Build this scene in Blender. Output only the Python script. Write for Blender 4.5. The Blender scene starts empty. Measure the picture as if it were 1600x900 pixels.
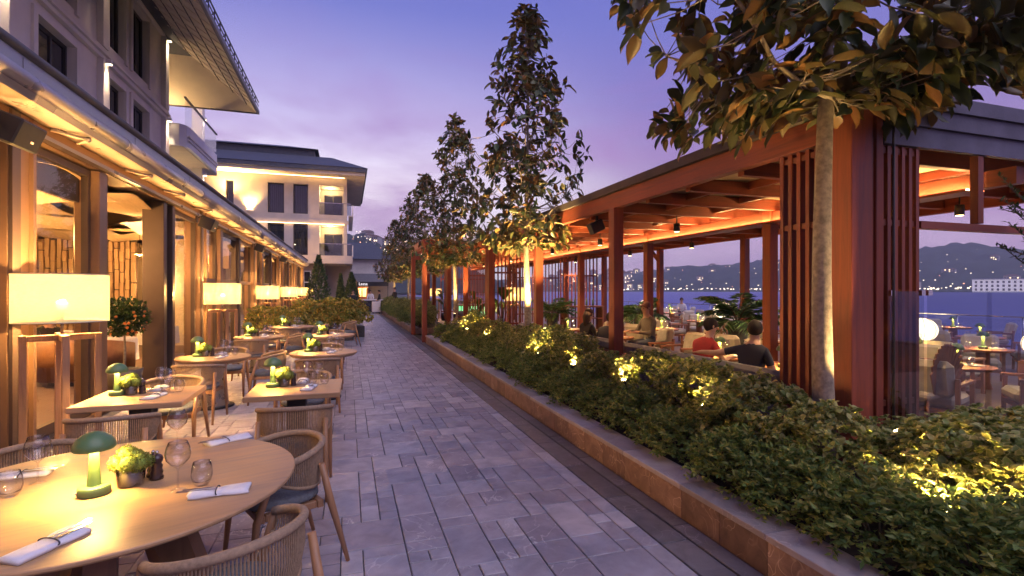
import bpy, bmesh, math, random
import numpy as np
from mathutils import Vector, Matrix, Quaternion
R = math.radians
V3 = lambda *a: Vector(a)
random.seed(7); rng = np.random.default_rng(7)
sc = bpy.context.scene
COL = sc.collection

# ------------------------------------------------------------------ camera
YAW = 17.95
cd = bpy.data.cameras.new('camera'); cam = bpy.data.objects.new('camera', cd); COL.objects.link(cam)
cam.location = (0, 0, 1.75); cam.rotation_euler = (R(90), 0, R(-YAW))
cd.sensor_width = 36; cd.lens = 790 / 1600 * 36; cd.shift_y = 3.5 / 1600
cd.clip_start = 0.05; cd.clip_end = 9000
sc.camera = cam

# ------------------------------------------------------------------ sky and light
def lin(r, g, b):
    f = lambda c: (c / 255 / 12.92) if c / 255 <= .04045 else ((c / 255 + .055) / 1.055) ** 2.4
    return (f(r), f(g), f(b), 1)
SUN_EL, SUN_ROT = R(1.0), R(-60)
w = bpy.data.worlds.new('World'); sc.world = w; w.use_nodes = True
nt = w.node_tree; nt.nodes.clear()
def wn(t, **k):
    n = nt.nodes.new(t)
    for a, b in k.items(): setattr(n, a, b)
    return n
L_ = nt.links.new
geo = wn('ShaderNodeNewGeometry')        # incoming direction of the sky
tc = wn('ShaderNodeTexCoord')
sep = wn('ShaderNodeSeparateXYZ'); L_(tc.outputs['Generated'], sep.inputs[0])
# soft banks of cloud: noise in the sky's own directions, stretched along the horizon
mp = wn('ShaderNodeMapping'); mp.inputs['Scale'].default_value = (1.6, 1.6, 5.5); mp.inputs['Location'].default_value = (3.3, 1.2, 0.4)
L_(tc.outputs['Generated'], mp.inputs[0])
n1 = wn('ShaderNodeTexNoise'); n1.inputs['Scale'].default_value = 1.5; n1.inputs['Detail'].default_value = 6; n1.inputs['Roughness'].default_value = .55
n1.inputs['Distortion'].default_value = .5
L_(mp.outputs[0], n1.inputs['Vector'])
grad = wn('ShaderNodeValToRGB'); L_(sep.outputs['Z'], grad.inputs[0])
e = grad.color_ramp.elements
stops = [(0.0, (255, 246, 248)), (.10, (255, 248, 254)), (.19, (255, 244, 255)), (.28, (208, 196, 234)), (.37, (172, 164, 218)), (.48, (114, 122, 198)), (.62, (94, 102, 188)), (1.0, (72, 80, 166))]
stops_b = [(0.0, (232, 196, 214)), (.08, (204, 172, 206)), (.20, (156, 130, 180)), (.33, (130, 118, 186)), (.46, (110, 114, 192)), (.60, (94, 102, 188)), (1.0, (72, 80, 166))]
while len(e) < len(stops): e.new(.5)
for el, (p, c) in zip(e, stops): el.position = p; el.color = lin(*c)
grad_b = wn('ShaderNodeValToRGB'); L_(sep.outputs['Z'], grad_b.inputs[0]); e = grad_b.color_ramp.elements
while len(e) < len(stops_b): e.new(.5)
for el, (p, c) in zip(e, stops_b): el.position = p; el.color = lin(*c)
# the afterglow lies towards the end of the walkway and fades evenly round the sky
dt = wn('ShaderNodeVectorMath', operation='DOT_PRODUCT'); dt.inputs[1].default_value = (-.10, .995, 0); L_(tc.outputs['Generated'], dt.inputs[0])
glow = wn('ShaderNodeMapRange', interpolation_type='SMOOTHSTEP'); glow.inputs[1].default_value = .70; glow.inputs[2].default_value = .985; L_(dt.outputs['Value'], glow.inputs[0])
gmix = wn('ShaderNodeMix', data_type='RGBA'); L_(glow.outputs[0], gmix.inputs[0]); L_(grad_b.outputs[0], gmix.inputs[6]); L_(grad.outputs[0], gmix.inputs[7])
cm = wn('ShaderNodeValToRGB'); L_(n1.outputs[0], cm.inputs[0])
cm.color_ramp.elements[0].position = .43; cm.color_ramp.elements[0].color = (0, 0, 0, 1)
cm.color_ramp.elements[1].position = .66; cm.color_ramp.elements[1].color = (.92, .92, .92, 1)
fade = wn('ShaderNodeMapRange'); L_(sep.outputs['Z'], fade.inputs[0])
fade.inputs[1].default_value = .50; fade.inputs[2].default_value = .22
mul = wn('ShaderNodeMath', operation='MULTIPLY'); L_(cm.outputs[0], mul.inputs[0]); L_(fade.outputs[0], mul.inputs[1])
cg = wn('ShaderNodeValToRGB'); L_(sep.outputs['Z'], cg.inputs[0])
cg.color_ramp.elements[0].position = .02; cg.color_ramp.elements[0].color = lin(186, 140, 186)
cg.color_ramp.elements[1].position = .40; cg.color_ramp.elements[1].color = lin(150, 116, 186)
mix = wn('ShaderNodeMix', data_type='RGBA'); L_(mul.outputs[0], mix.inputs[0]); L_(gmix.outputs[2], mix.inputs[6]); L_(cg.outputs[0], mix.inputs[7])
sky = wn('ShaderNodeTexSky', sky_type='NISHITA', sun_disc=False, sun_elevation=SUN_EL, sun_rotation=SUN_ROT)
sky.ozone_density = 6; sky.dust_density = 1.5
sks = wn('ShaderNodeVectorMath', operation='SCALE'); sks.inputs['Scale'].default_value = .05; L_(sky.outputs[0], sks.inputs[0])
mx2 = wn('ShaderNodeMix', data_type='RGBA'); mx2.inputs[0].default_value = .04
L_(mix.outputs[2], mx2.inputs[6]); L_(sks.outputs[0], mx2.inputs[7])
bg = wn('ShaderNodeBackground'); bg.inputs['Strength'].default_value = 1.0
L_(mx2.outputs[2], bg.inputs[0])
wo = wn('ShaderNodeOutputWorld'); L_(bg.outputs[0], wo.inputs[0])

sd = bpy.data.lights.new('fill_sun', 'SUN'); sd.energy = 1.45; sd.angle = R(60); sd.color = (.94, .85, 1.0)  # broad fill lamp added for ambient light; the real sun has set
so = bpy.data.objects.new('fill_sun', sd); COL.objects.link(so); so.rotation_euler = V3(-.34, .48, -.81).to_track_quat('-Z', 'Y').to_euler()
sc.view_settings.view_transform = 'Standard'; sc.view_settings.look = 'None'
sc.view_settings.exposure = 0.35; sc.view_settings.gamma = 1
sc.cycles.use_denoising = True
sc.cycles.use_adaptive_sampling = True; sc.cycles.adaptive_threshold = .03
sc.cycles.max_bounces = 5; sc.cycles.diffuse_bounces = 2; sc.cycles.glossy_bounces = 2
sc.cycles.transmission_bounces = 2; sc.cycles.transparent_max_bounces = 12; sc.cycles.volume_bounces = 0
sc.cycles.sample_clamp_indirect = 4; sc.cycles.caustics_reflective = False; sc.cycles.caustics_refractive = False

# ------------------------------------------------------------------ camera maths (only to choose which pavers are large in view)
def proj(x, y, z):
    a = R(YAW); d = x * math.sin(a) + y * math.cos(a); l = x * math.cos(a) - y * math.sin(a)
    if d < .1: return None
    return 800 + 790 * l / d, 453.5 - 790 * (z - 1.75) / d, d

# ------------------------------------------------------------------ materials
class NT:
    def __init__(s, name):
        s.m = bpy.data.materials.new(name); s.m.use_nodes = True; s.t = s.m.node_tree
        s.b = s.t.nodes['Principled BSDF']; s.o = s.t.nodes['Material Output']
    def n(s, t, **k):
        x = s.t.nodes.new('ShaderNode' + t)
        for a, b in k.items(): setattr(x, a, b)
        return x
    def l(s, a, b): s.t.links.new(a, b)
    def coord(s, scale=(1, 1, 1), rnd=True, kind='Object'):
        c = s.n('TexCoord'); m = s.n('Mapping'); m.inputs['Scale'].default_value = scale
        s.l(c.outputs[kind], m.inputs[0])
        if rnd:
            oi = s.n('ObjectInfo'); mu = s.n('Math', operation='MULTIPLY'); mu.inputs[1].default_value = 37
            s.l(oi.outputs['Random'], mu.inputs[0]); s.l(mu.outputs[0], m.inputs['Location'])
        return m.outputs[0]
    def noise(s, vec, scale, detail=4, rough=.55, dist=0):
        x = s.n('TexNoise'); x.inputs['Scale'].default_value = scale; x.inputs['Detail'].default_value = detail
        x.inputs['Roughness'].default_value = rough; x.inputs['Distortion'].default_value = dist
        s.l(vec, x.inputs['Vector']); return x.outputs[0]
    def ramp(s, fac, stops):
        x = s.n('ValToRGB'); s.l(fac, x.inputs[0]); e = x.color_ramp.elements
        while len(e) < len(stops): e.new(.5)
        for q, (p, c) in zip(e, stops):
            q.position = p; q.color = (c, c, c, 1) if isinstance(c, (int, float)) else (*c[:3], 1)
        return x.outputs[0]
    def mix(s, f, a, b, mode='MIX'):
        x = s.n('Mix', data_type='RGBA', blend_type=mode)
        for i, q in ((0, f), (6, a), (7, b)):
            if isinstance(q, (int, float)): x.inputs[i].default_value = q
            elif isinstance(q, tuple): x.inputs[i].default_value = (*q[:3], 1)
            else: s.l(q, x.inputs[i])
        return x.outputs[2]
    def hsv(s, col, val=None, hue=None, sat=None):
        x = s.n('HueSaturation'); s.l(col, x.inputs['Color'])
        for k, q in (('Value', val), ('Hue', hue), ('Saturation', sat)):
            if q is not None:
                if isinstance(q, (int, float)): x.inputs[k].default_value = q
                else: s.l(q, x.inputs[k])
        return x.outputs[0]
    def mr(s, f, a, b, c, d):
        x = s.n('MapRange'); s.l(f, x.inputs[0])
        for i, q in enumerate((a, b, c, d)): x.inputs[i + 1].default_value = q
        return x.outputs[0]
    def island(s): return s.n('NewGeometry').outputs['Random Per Island']
    def objrand(s): return s.n('ObjectInfo').outputs['Random']
    def base(s, c):
        if isinstance(c, tuple): s.b.inputs['Base Color'].default_value = (*c[:3], 1)
        else: s.l(c, s.b.inputs['Base Color'])
    def rough(s, c):
        if isinstance(c, (int, float)): s.b.inputs['Roughness'].default_value = c
        else: s.l(c, s.b.inputs['Roughness'])
    def bump(s, h, strength=.3, dist=.01):
        x = s.n('Bump'); x.inputs['Strength'].default_value = strength; x.inputs['Distance'].default_value = dist
        s.l(h, x.inputs['Height']); s.l(x.outputs[0], s.b.inputs['Normal'])
M = {}
def plain(name, col, rough=.5, metal=0, var=.12, scale=6, bump=0, bscale=60, coat=0):
    t = NT(name); v = t.coord()
    n = t.noise(v, scale, 5)
    t.base(t.mix(1.0, tuple(col), t.ramp(n, [(.3, 1 - var), (.7, 1 + var)]), 'MULTIPLY'))
    t.rough(t.mr(n, .3, .7, max(.03, rough - .07), min(1, rough + .07))); t.b.inputs['Metallic'].default_value = metal
    if coat: t.b.inputs['Coat Weight'].default_value = coat
    if bump: t.bump(t.noise(v, bscale, 3), bump, .004)
    M[name] = t.m; return t.m
def wood(name, col, axis='Z', rough=.5, scale=1, contrast=.35, bump=.25):
    t = NT(name); st = {'X': (.6, 9, 9), 'Y': (9, .6, 9), 'Z': (9, 9, .6)}[axis]
    v = t.coord(tuple(q * scale for q in st)); n = t.noise(v, 2.2, 7, .62, .9)
    v2 = t.coord((1, 1, 1)); n2 = t.noise(v2, 1.3, 3)
    c = t.ramp(n, [(.25, tuple(q * (1 - contrast) for q in col)), (.5, tuple(col)), (.75, tuple(min(1, q * (1 + contrast * .7)) for q in col))])
    c = t.mix(.5, c, t.ramp(n2, [(.3, .7), (.7, 1.25)]), 'MULTIPLY')
    r = t.mr(t.objrand(), 0, 1, .78, 1.2)
    t.base(t.hsv(c, val=r)); t.rough(t.mr(n, .3, .7, rough - .1, rough + .12)); t.bump(n, bump, .003)
    M[name] = t.m; return t.m
def emit(name, col, strength):
    t = NT(name); t.b.inputs['Base Color'].default_value = (.8, .8, .8, 1)
    t.b.inputs['Emission Color'].default_value = (*col, 1); t.b.inputs['Emission Strength'].default_value = strength
    M[name] = t.m; return t.m
def glass(name, tint=(1, 1, 1), rough=.0, ior=1.5, gain=1.0, dirt=0):
    t = NT(name); t.t.nodes.remove(t.b)
    tr = t.n('BsdfTransparent'); tr.inputs[0].default_value = (*tint, 1)
    gl = t.n('BsdfGlossy'); gl.inputs['Roughness'].default_value = rough
    lw = t.n('LayerWeight'); p5 = t.n('Math', operation='POWER'); p5.inputs[1].default_value = 4.5; t.l(lw.outputs['Facing'], p5.inputs[0])
    g = t.n('Math', operation='MULTIPLY_ADD', use_clamp=True); g.inputs[1].default_value = .95 * gain; g.inputs[2].default_value = .045 * gain; t.l(p5.outputs[0], g.inputs[0])
    mx = t.n('MixShader'); t.l(g.outputs[0], mx.inputs[0]); t.l(tr.outputs[0], mx.inputs[1]); t.l(gl.outputs[0], mx.inputs[2])
    t.l(mx.outputs[0], t.o.inputs[0]); M[name] = t.m; return t.m
def leafmat(name, greens, back=None, trans=.25, rough=.42, accent=None, rim=None):
    """leaf: colour varies leaf by leaf; the underside may have a colour of its own"""
    t = NT(name); i = t.island()
    k = len(greens); c = t.ramp(i, [((j + .5) / k, greens[j]) for j in range(k)])
    v = t.coord((1, 1, 1)); n = t.noise(v, 3.0, 3)
    c = t.mix(.7, c, t.ramp(n, [(.3, .65), (.7, 1.35)]), 'MULTIPLY')
    if accent:
        n2 = t.noise(v, 2.1, 2); wn_ = t.n('TexWhiteNoise', noise_dimensions='1D'); t.l(i, wn_.inputs['W'])
        add = t.n('Math', operation='ADD'); t.l(n2, add.inputs[0]); t.l(wn_.outputs[0], add.inputs[1])
        c = t.mix(t.ramp(add.outputs[0], [(accent[1], 0.0), (min(1, accent[1] + .12), 1.0)]), c, accent[0])
    if rim is not None:
        at = t.n('Attribute', attribute_name='rim'); rf = t.n('Math', operation='MULTIPLY'); t.l(t.ramp(at.outputs['Fac'], [(.55, 0.0), (.85, 1.0)]), rf.inputs[0]); t.l(t.mr(i, 0, 1, .15, 1.0), rf.inputs[1]); c = t.mix(rf.outputs[0], c, rim)
    if back is not None:
        bf = t.n('NewGeometry').outputs['Backfacing']
        wn2 = t.n('TexWhiteNoise', noise_dimensions='1D'); t.l(i, wn2.inputs['W'])
        sq = t.n('Math', operation='POWER'); sq.inputs[1].default_value = 2.2; t.l(wn2.outputs[0], sq.inputs[0]); bc = t.mix(sq.outputs[0], back[0], back[1])
        c = t.mix(bf, c, bc)
    t.base(c); t.rough(rough); t.b.inputs['Specular IOR Level'].default_value = .28
    tl = t.n('BsdfTranslucent'); t.l(c, tl.inputs[0])
    mx = t.n('MixShader'); mx.inputs[0].default_value = trans
    t.l(t.b.outputs[0], mx.inputs[1]); t.l(tl.outputs[0], mx.inputs[2]); t.l(mx.outputs[0], t.o.inputs[0])
    M[name] = t.m; return t.m

# pavers: grey stone, veined, each stone its own tone
t = NT('paver_stone'); v = t.coord((1, 1, 1), True); gv = t.coord((1, 1, 1), False)
isl = t.island(); wnn = t.n('TexWhiteNoise', noise_dimensions='1D'); ad = t.n('Math', operation='ADD')
t.l(isl, ad.inputs[0]); t.l(t.objrand(), ad.inputs[1]); t.l(ad.outputs[0], wnn.inputs['W'])
c = t.ramp(wnn.outputs[0], [(0, (.25, .225, .245)), (.45, (.305, .275, .295)), (.8, (.345, .315, .33)), (1, (.42, .385, .39))])
c = t.mix(.8, c, t.ramp(t.noise(v, 5, 6, .6, .4), [(.25, .62), (.75, 1.35)]), 'MULTIPLY')
vn = t.noise(v, 2.6, 4, .5, 1.6); vr = t.ramp(vn, [(.485, 0.0), (.497, 1.0), (.503, 1.0), (.515, 0.0)])
msk = t.ramp(t.noise(v, 1.1, 2), [(.48, 0.0), (.62, .75)])
vf = t.n('Math', operation='MULTIPLY'); t.l(vr, vf.inputs[0]); t.l(msk, vf.inputs[1])
c = t.mix(vf.outputs[0], c, (.58, .54, .52))
t.base(c); t.rough(t.ramp(t.noise(v, 7, 4), [(.3, .30), (.7, .56)])); t.bump(t.noise(v, 26, 5), .22, .006); M['paver_stone'] = t.m
# planter cladding: brown marble with pale veins
def marble(name, dark, mid, light, vein, rough=.4):
    t = NT(name); v = t.coord((1, 1, 1)); n = t.noise(v, 4.5, 7, .6, 1.3)
    c = t.ramp(n, [(.25, dark), (.5, mid), (.75, light)])
    vo = t.n('TexVoronoi', feature='DISTANCE_TO_EDGE'); vo.inputs['Scale'].default_value = 5.0
    wv = t.n('VectorMath', operation='ADD'); nz = t.n('TexNoise'); nz.inputs['Scale'].default_value = 3; t.l(v, nz.inputs['Vector'])
    t.l(v, wv.inputs[0]); t.l(nz.outputs['Color'], wv.inputs[1]); t.l(wv.outputs[0], vo.inputs['Vector'])
    ve = t.ramp(vo.outputs[0], [(0, 1.0), (.028, 0.0)]); ms = t.ramp(t.noise(v, 2.2, 3), [(.45, 0.0), (.6, .9)])
    q = t.n('Math', operation='MULTIPLY'); t.l(ve, q.inputs[0]); t.l(ms, q.inputs[1])
    c = t.mix(q.outputs[0], c, vein); t.base(t.hsv(c, val=t.mr(t.objrand(), 0, 1, .72, 1.3))); t.rough(rough); t.bump(n, .1, .003); M[name] = t.m
marble('brown_marble', (.12, .075, .055), (.22, .135, .095), (.32, .21, .15), (.55, .40, .30))
marble('dark_slab', (.085, .08, .082), (.13, .12, .125), (.17, .16, .16), (.28, .26, .26), .38)
marble('cap_stone', (.24, .21, .20), (.31, .27, .255), (.38, .33, .31), (.46, .40, .37), .5)
plain('grout', (.10, .095, .095), .9, var=.25, scale=20)
plain('land', (.07, .075, .05), .95, var=.3, scale=.2)
plain('soil', (.045, .032, .024), 1, var=.4, scale=30, bump=.8, bscale=70)
wood('oak_top', (.50, .30, .145), 'X', .40, .9, .34, .08)
wood('teak', (.36, .185, .085), 'Z', .45, 1.5, .3, .12)
wood('table_leg', (.34, .19, .10), 'Z', .5, 1, .3, .1)
wood('lamp_wood', (.42, .22, .11), 'Z', .45, 1.2, .3, .1)
for ax in 'XYZ': wood('cedar_' + ax, (.235, .050, .021), ax, .5, 1, .38, .22)
wood('ceiling_board', (.66, .48, .27), 'Y', .6, .5, .25, .1)
wood('deck', (.22, .14, .09), 'X', .55, 1, .3, .2)
wood('warm_panel', (.42, .27, .15), 'Z', .5, 1, .3, .1)
wood('bar_wood', (.33, .13, .06), 'Z', .45, 1, .3, .1)
plain('bronze', (.27, .165, .10), .38, .55, .10, 3)
plain('bronze_dark', (.085, .06, .05), .4, .4, .12, 3)
plain('awning_metal', (.40, .37, .36), .32, .5, .08, 2)
plain('flashing', (.34, .35, .38), .45, .3, .10, 1.5)
plain('gutter', (.11, .10, .10), .45, .4, .15, 3)
plain('black', (.018, .018, .02), .45, 0, .2, 8)
plain('limestone', (.68, .62, .57), .8, 0, .10, 1.2, .25, 30)
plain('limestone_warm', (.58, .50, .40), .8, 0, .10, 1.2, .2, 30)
plain('white_paint', (.72, .70, .70), .6, 0, .05, 2)
plain('brown_wall', (.30, .25, .21), .85, 0, .15, 1.2, .3, 25)
plain('plaster', (.62, .52, .40), .85, 0, .10, 1.4, .2, 30)
plain('slate', (.075, .08, .095), .6, 0, .25, 4, .3, 30)
plain('curtain_dark', (.035, .032, .034), .85, 0, .3, 9)
plain('frame_dark', (.04, .036, .036), .45, .3, .15, 4)
plain('screen_dark', (.05, .05, .06), .25, 0, .2, 2)
plain('green_enamel', (.12, .21, .08), .35, 0, .08, 8)
plain('steel_pot', (.46, .40, .32), .3, .8, .12, 8)
plain('mill', (.045, .022, .016), .3, 0, .3, 14, coat=.4)
plain('linen', (.78, .76, .76), .9, 0, .05, 30, .3, 350)
plain('steel', (.62, .60, .58), .22, 1, .05, 10)
plain('band', (.05, .05, .06), .8)
plain('rope', (.35, .24, .145), .85, 0, .22, 60, .6, 300)
plain('seat_cloth', (.17, .185, .19), .95, 0, .2, 60, .5, 400)
plain('cream_cloth', (.58, .50, .38), .95, 0, .12, 10, .3, 200)
plain('taupe_cloth', (.21, .185, .155), .95, 0, .18, 12, .3, 200)
plain('olive_cloth', (.20, .20, .09), .9, 0, .15, 12)
plain('tan_leather', (.36, .17, .075), .5, 0, .18, 10)
plain('dark_pot', (.055, .05, .048), .5, 0, .3, 9, .3, 50)
plain('bark', (.26, .205, .15), .85, 0, .38, 22, .9, 45)
plain('bark_dark', (.12, .085, .06), .9, 0, .35, 18, .8, 40)
plain('stem', (.10, .075, .045), .9)
plain('moss', (.30, .42, .07), .95, 0, .25, 60, .9, 160)
plain('roof_edge', (.075, .055, .048), .8, 0, .3, 3, .5, 40)
plain('shingle_edge', (.125, .115, .155), .75, 0, .25, 3, .4, 40)
plain('parasol_cloth', (.13, .125, .125), .9, 0, .15, 3)
plain('hill_green', (.030, .042, .036), 1, 0, .5, .02)
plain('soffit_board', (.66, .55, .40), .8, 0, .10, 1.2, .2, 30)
plain('far_wall', (.42, .38, .36), .9, 0, .1, .1)
plain('far_roof', (.16, .085, .06), .9)
plain('quay', (.26, .25, .25), .85, 0, .15, 2)
plain('lip_orange', (.75, .22, .03), .45)
for n_, c_ in dict(skin=(.52, .30, .20), red_shirt=(.42, .035, .03), navy=(.022, .024, .04), black_cloth=(.022, .02, .022), white_cloth=(.68, .64, .62), khaki=(.20, .165, .12), jeans=(.05, .06, .10), hair_dark=(.022, .014, .010), hair_brown=(.07, .035, .02), cap_cloth=(.16, .06, .04), burgundy=(.10, .02, .03)).items():
    plain(n_, c_, .8 if n_ != 'skin' else .55, 0, .12, 12)
plain('eye_dark', (.02, .015, .012), .3)
leafmat('magnolia_leaf', [(.040, .060, .022), (.060, .090, .030), (.095, .125, .040), (.16, .15, .05)], back=((.070, .072, .028), (.27, .125, .038)), trans=.16, rough=.36)
leafmat('pittosporum_leaf', [(.14, .19, .04), (.21, .26, .05), (.32, .34, .075), (.46, .42, .115)], trans=.32, rough=.42, accent=((.50, .28, .05), 1.30), rim=(.58, .50, .20))
leafmat('nandina_leaf', [(.11, .18, .045), (.17, .25, .055), (.26, .31, .07), (.36, .36, .10)], trans=.38, rough=.5, accent=((.30, .12, .06), 1.28))
leafmat('hedge_leaf', [(.18, .22, .04), (.32, .33, .06), (.52, .42, .08), (.58, .38, .08)], trans=.25, rough=.45, accent=((.40, .20, .05), 1.25))
leafmat('palm_leaf', [(0.042, 0.105, 0.038), (0.074, 0.158, 0.053), (0.126, 0.231, 0.074)], trans=.2, rough=.45)
leafmat('banana_leaf', [(0.040, 0.090, 0.025), (0.070, 0.130, 0.030)], trans=.35, rough=.4)
leafmat('cypress_leaf', [(0.039, 0.072, 0.026), (0.065, 0.104, 0.036), (0.091, 0.130, 0.039)], trans=.1, rough=.7)
leafmat('citrus_leaf', [(0.025, 0.060, 0.020), (0.040, 0.085, 0.025), (0.070, 0.110, 0.030)], trans=.2, rough=.4)
leafmat('moss_leaf', [(.17, .20, .035), (.23, .26, .05), (.30, .32, .08)], trans=.3, rough=.8)
glass('pane_glass', (.95, .96, .96), 0, 1.5, .9)
glass('reflect_glass', (.80, .84, .86), 0, 1.55, 1.5)
glass('screen_glass', (.62, .66, .68), .01, 1.55, 1.9)
glass('table_glass', (.97, .97, .97), 0.02, 1.5, 1.7)
t = NT('sky_window'); t.base((.02, .022, .03)); t.rough(.05); t.b.inputs['Specular IOR Level'].default_value = .9; M['sky_window'] = t.m
# lamp shades: loosely woven linen, glowing from the bulb inside, some light passing straight through the weave
def shade(name, col, s, through=.38):
    t = NT(name); v = t.coord((1, 1, 1)); v2 = t.coord((8, 8, 130)); n = t.noise(v2, 3, 3)
    t.base((.30, .25, .14)); t.rough(.9); t.l(t.mix(1.0, tuple(col), t.ramp(n, [(.3, .70), (.7, 1.15)]), 'MULTIPLY'), t.b.inputs['Emission Color'])
    t.b.inputs['Emission Strength'].default_value = s
    tr = t.n('BsdfTransparent'); tr.inputs[0].default_value = (1, .93, .78, 1); mx = t.n('MixShader'); mx.inputs[0].default_value = through
    t.l(t.b.outputs[0], mx.inputs[1]); t.l(tr.outputs[0], mx.inputs[2]); t.l(mx.outputs[0], t.o.inputs[0]); M[name] = t.m
shade('linen_shade', (1, .72, .30), .55, .13)
shade('paper_globe', (1, .86, .62), 3.0, .25)
emit('warm_bulb', (1, .62, .25), 18); emit('led', (1, .42, .10), 30); emit('wall_led', (1, .72, .42), 20)
emit('window_lit', (1, .72, .36), 3.2); emit('far_lamp', (1, .80, .50), 2.6); emit('far_lamp_red', (1, .35, .12), 2.4); emit('table_bulb', (1, .57, .16), 430)
emit('uplight_lens', (1, .75, .30), 25); emit('sign_letters', (.95, .93, .95), .9); emit('bar_green', (.06, .55, .22), 1.6)
emit('led_soft', (1, .58, .24), 12); emit('led_pergola', (1, .66, .26), 110); emit('amber_glow', (1, .42, .10), 1.8); emit('white_glow', (1, .88, .75), .30)
# water
t = NT('sea'); v = t.coord((.05, .35, 1), False); n = t.noise(v, 1.0, 8, .62, .4); v2 = t.coord((.9, .9, 1), False)
t.base((.13, .145, .34)); t.rough(.42); t.b.inputs['IOR'].default_value = 1.33; t.bump(n, .6, 1.2); M['sea'] = t.m

# ------------------------------------------------------------------ mesh helpers
def V(*a): return Vector(a[0] if len(a) == 1 else a)
class MB:
    def __init__(s): s.v = []; s.f = []; s.mi = []; s.sm = []
    def add(s, vs, fs, mi=0, sm=False):
        o = len(s.v); s.v += [tuple(q) for q in vs]
        for f in fs: s.f.append(tuple(i + o for i in f)); s.mi.append(mi); s.sm.append(sm)
        return s
    def box(s, x0, x1, y0, y1, z0, z1, mi=0):
        return s.add([(x0, y0, z0), (x1, y0, z0), (x1, y1, z0), (x0, y1, z0), (x0, y0, z1), (x1, y0, z1), (x1, y1, z1), (x0, y1, z1)],
                     [(0, 3, 2, 1), (4, 5, 6, 7), (0, 1, 5, 4), (1, 2, 6, 5), (2, 3, 7, 6), (3, 0, 4, 7)], mi)
    def cbox(s, x0, x1, y0, y1, z0, z1, c=.01, mi=0):
        """box with chamfered edges"""
        bm = bmesh.new(); bmesh.ops.create_cube(bm, size=1)
        for q in bm.verts: q.co = ((x0 + x1) / 2 + q.co.x * (x1 - x0), (y0 + y1) / 2 + q.co.y * (y1 - y0), (z0 + z1) / 2 + q.co.z * (z1 - z0))
        bmesh.ops.bevel(bm, geom=bm.edges[:], offset=c, segments=1, affect='EDGES')
        bm.verts.index_update(); s.add([q.co[:] for q in bm.verts], [[q.index for q in f.verts] for f in bm.faces], mi); bm.free(); return s
    def bar(s, p, q, w_, h_, mi=0, up=(0, 0, 1)):
        p = V(p); q = V(q); d = (q - p).normalized(); u = V(up)
        if abs(d.dot(u)) > .98: u = V(0, 1, 0)
        sx = d.cross(u).normalized(); uy = sx.cross(d).normalized(); vs = []
        for e_ in (p, q):
            for a, b in ((-1, -1), (1, -1), (1, 1), (-1, 1)): vs.append(e_ + sx * (a * w_ / 2) + uy * (b * h_ / 2))
        return s.add(vs, [(3, 2, 1, 0), (4, 5, 6, 7), (0, 1, 5, 4), (1, 2, 6, 5), (2, 3, 7, 6), (3, 0, 4, 7)], mi)
    def tube(s, pts, rad, n=8, mi=0, caps=True, sm=True):
        pts = [V(p) for p in pts]; k = len(pts)
        if isinstance(rad, (int, float)): rad = [rad] * k
        vs = []; ref = V(0, 0, 1)
        d0 = (pts[1] - pts[0]).normalized()
        if abs(d0.dot(ref)) > .95: ref = V(1, 0, 0)
        for i, p in enumerate(pts):
            d = (pts[min(i + 1, k - 1)] - pts[max(i - 1, 0)]).normalized()
            a = d.cross(ref)
            if a.length < 1e-4: a = d.cross(V(0, 1, 0))
            a.normalize(); b = a.cross(d).normalized(); ref = b
            for j in range(n):
                th = 2 * math.pi * j / n; vs.append(p + a * (rad[i] * math.cos(th)) + b * (rad[i] * math.sin(th)))
        fs = [(i * n + j, i * n + (j + 1) % n, (i + 1) * n + (j + 1) % n, (i + 1) * n + j) for i in range(k - 1) for j in range(n)]
        o = len(s.v); s.add(vs, fs, mi, sm)
        if caps: s.f += [tuple(o + j for j in range(n))[::-1], tuple(o + (k - 1) * n + j for j in range(n))]; s.mi += [mi, mi]; s.sm += [False, False]
        return s
    def lathe(s, prof, n=24, c=(0, 0, 0), mi=0, sm=True, sx=1, sy=1, close=False):
        vs = []
        for r, z in prof:
            for j in range(n):
                th = 2 * math.pi * j / n; vs.append((c[0] + r * sx * math.cos(th), c[1] + r * sy * math.sin(th), c[2] + z))
        k = len(prof)
        fs = [(i * n + j, i * n + (j + 1) % n, (i + 1) * n + (j + 1) % n, (i + 1) * n + j) for i in range(k - 1) for j in range(n)]
        o = len(s.v); s.add(vs, fs, mi, sm)
        if close: s.f += [tuple(o + j for j in range(n))[::-1], tuple(o + (k - 1) * n + j for j in range(n))]; s.mi += [mi, mi]; s.sm += [False, False]
        return s
    def prism(s, poly, z0, z1, mi=0, sm=False):
        n = len(poly); vs = [(x, y, z0) for x, y in poly] + [(x, y, z1) for x, y in poly]
        s.add(vs, [tuple(range(n))[::-1], tuple(range(n, 2 * n))] + [(i, (i + 1) % n, n + (i + 1) % n, n + i) for i in range(n)], mi); return s
    def quad(s, a, b, c, d, mi=0): return s.add([a, b, c, d], [(0, 1, 2, 3)], mi)
    def ball(s, c, r, n=10, mi=0, sz=1, sx=1, sy=1):
        prof = [(r * math.sin(math.pi * i / n) + 1e-5, -r * sz * math.cos(math.pi * i / n)) for i in range(n + 1)]
        return s.lathe(prof, max(8, int(n * 1.6)), c, mi, True, sx, sy)
    def xform(s, mtx): s.v = [tuple(mtx @ V(q)) for q in s.v]; return s
    def mesh(s, name, mats):
        me = bpy.data.meshes.new(name); me.from_pydata(s.v, [], s.f)
        for m_ in (mats if isinstance(mats, (list, tuple)) else [mats]): me.materials.append(M[m_] if isinstance(m_, str) else m_)
        me.polygons.foreach_set('material_index', s.mi); me.polygons.foreach_set('use_smooth', s.sm); me.update(); return me
def rootloc(p):
    l = V(0, 0, 0)
    while p is not None: l += p.location; p = p.parent
    return l
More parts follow.
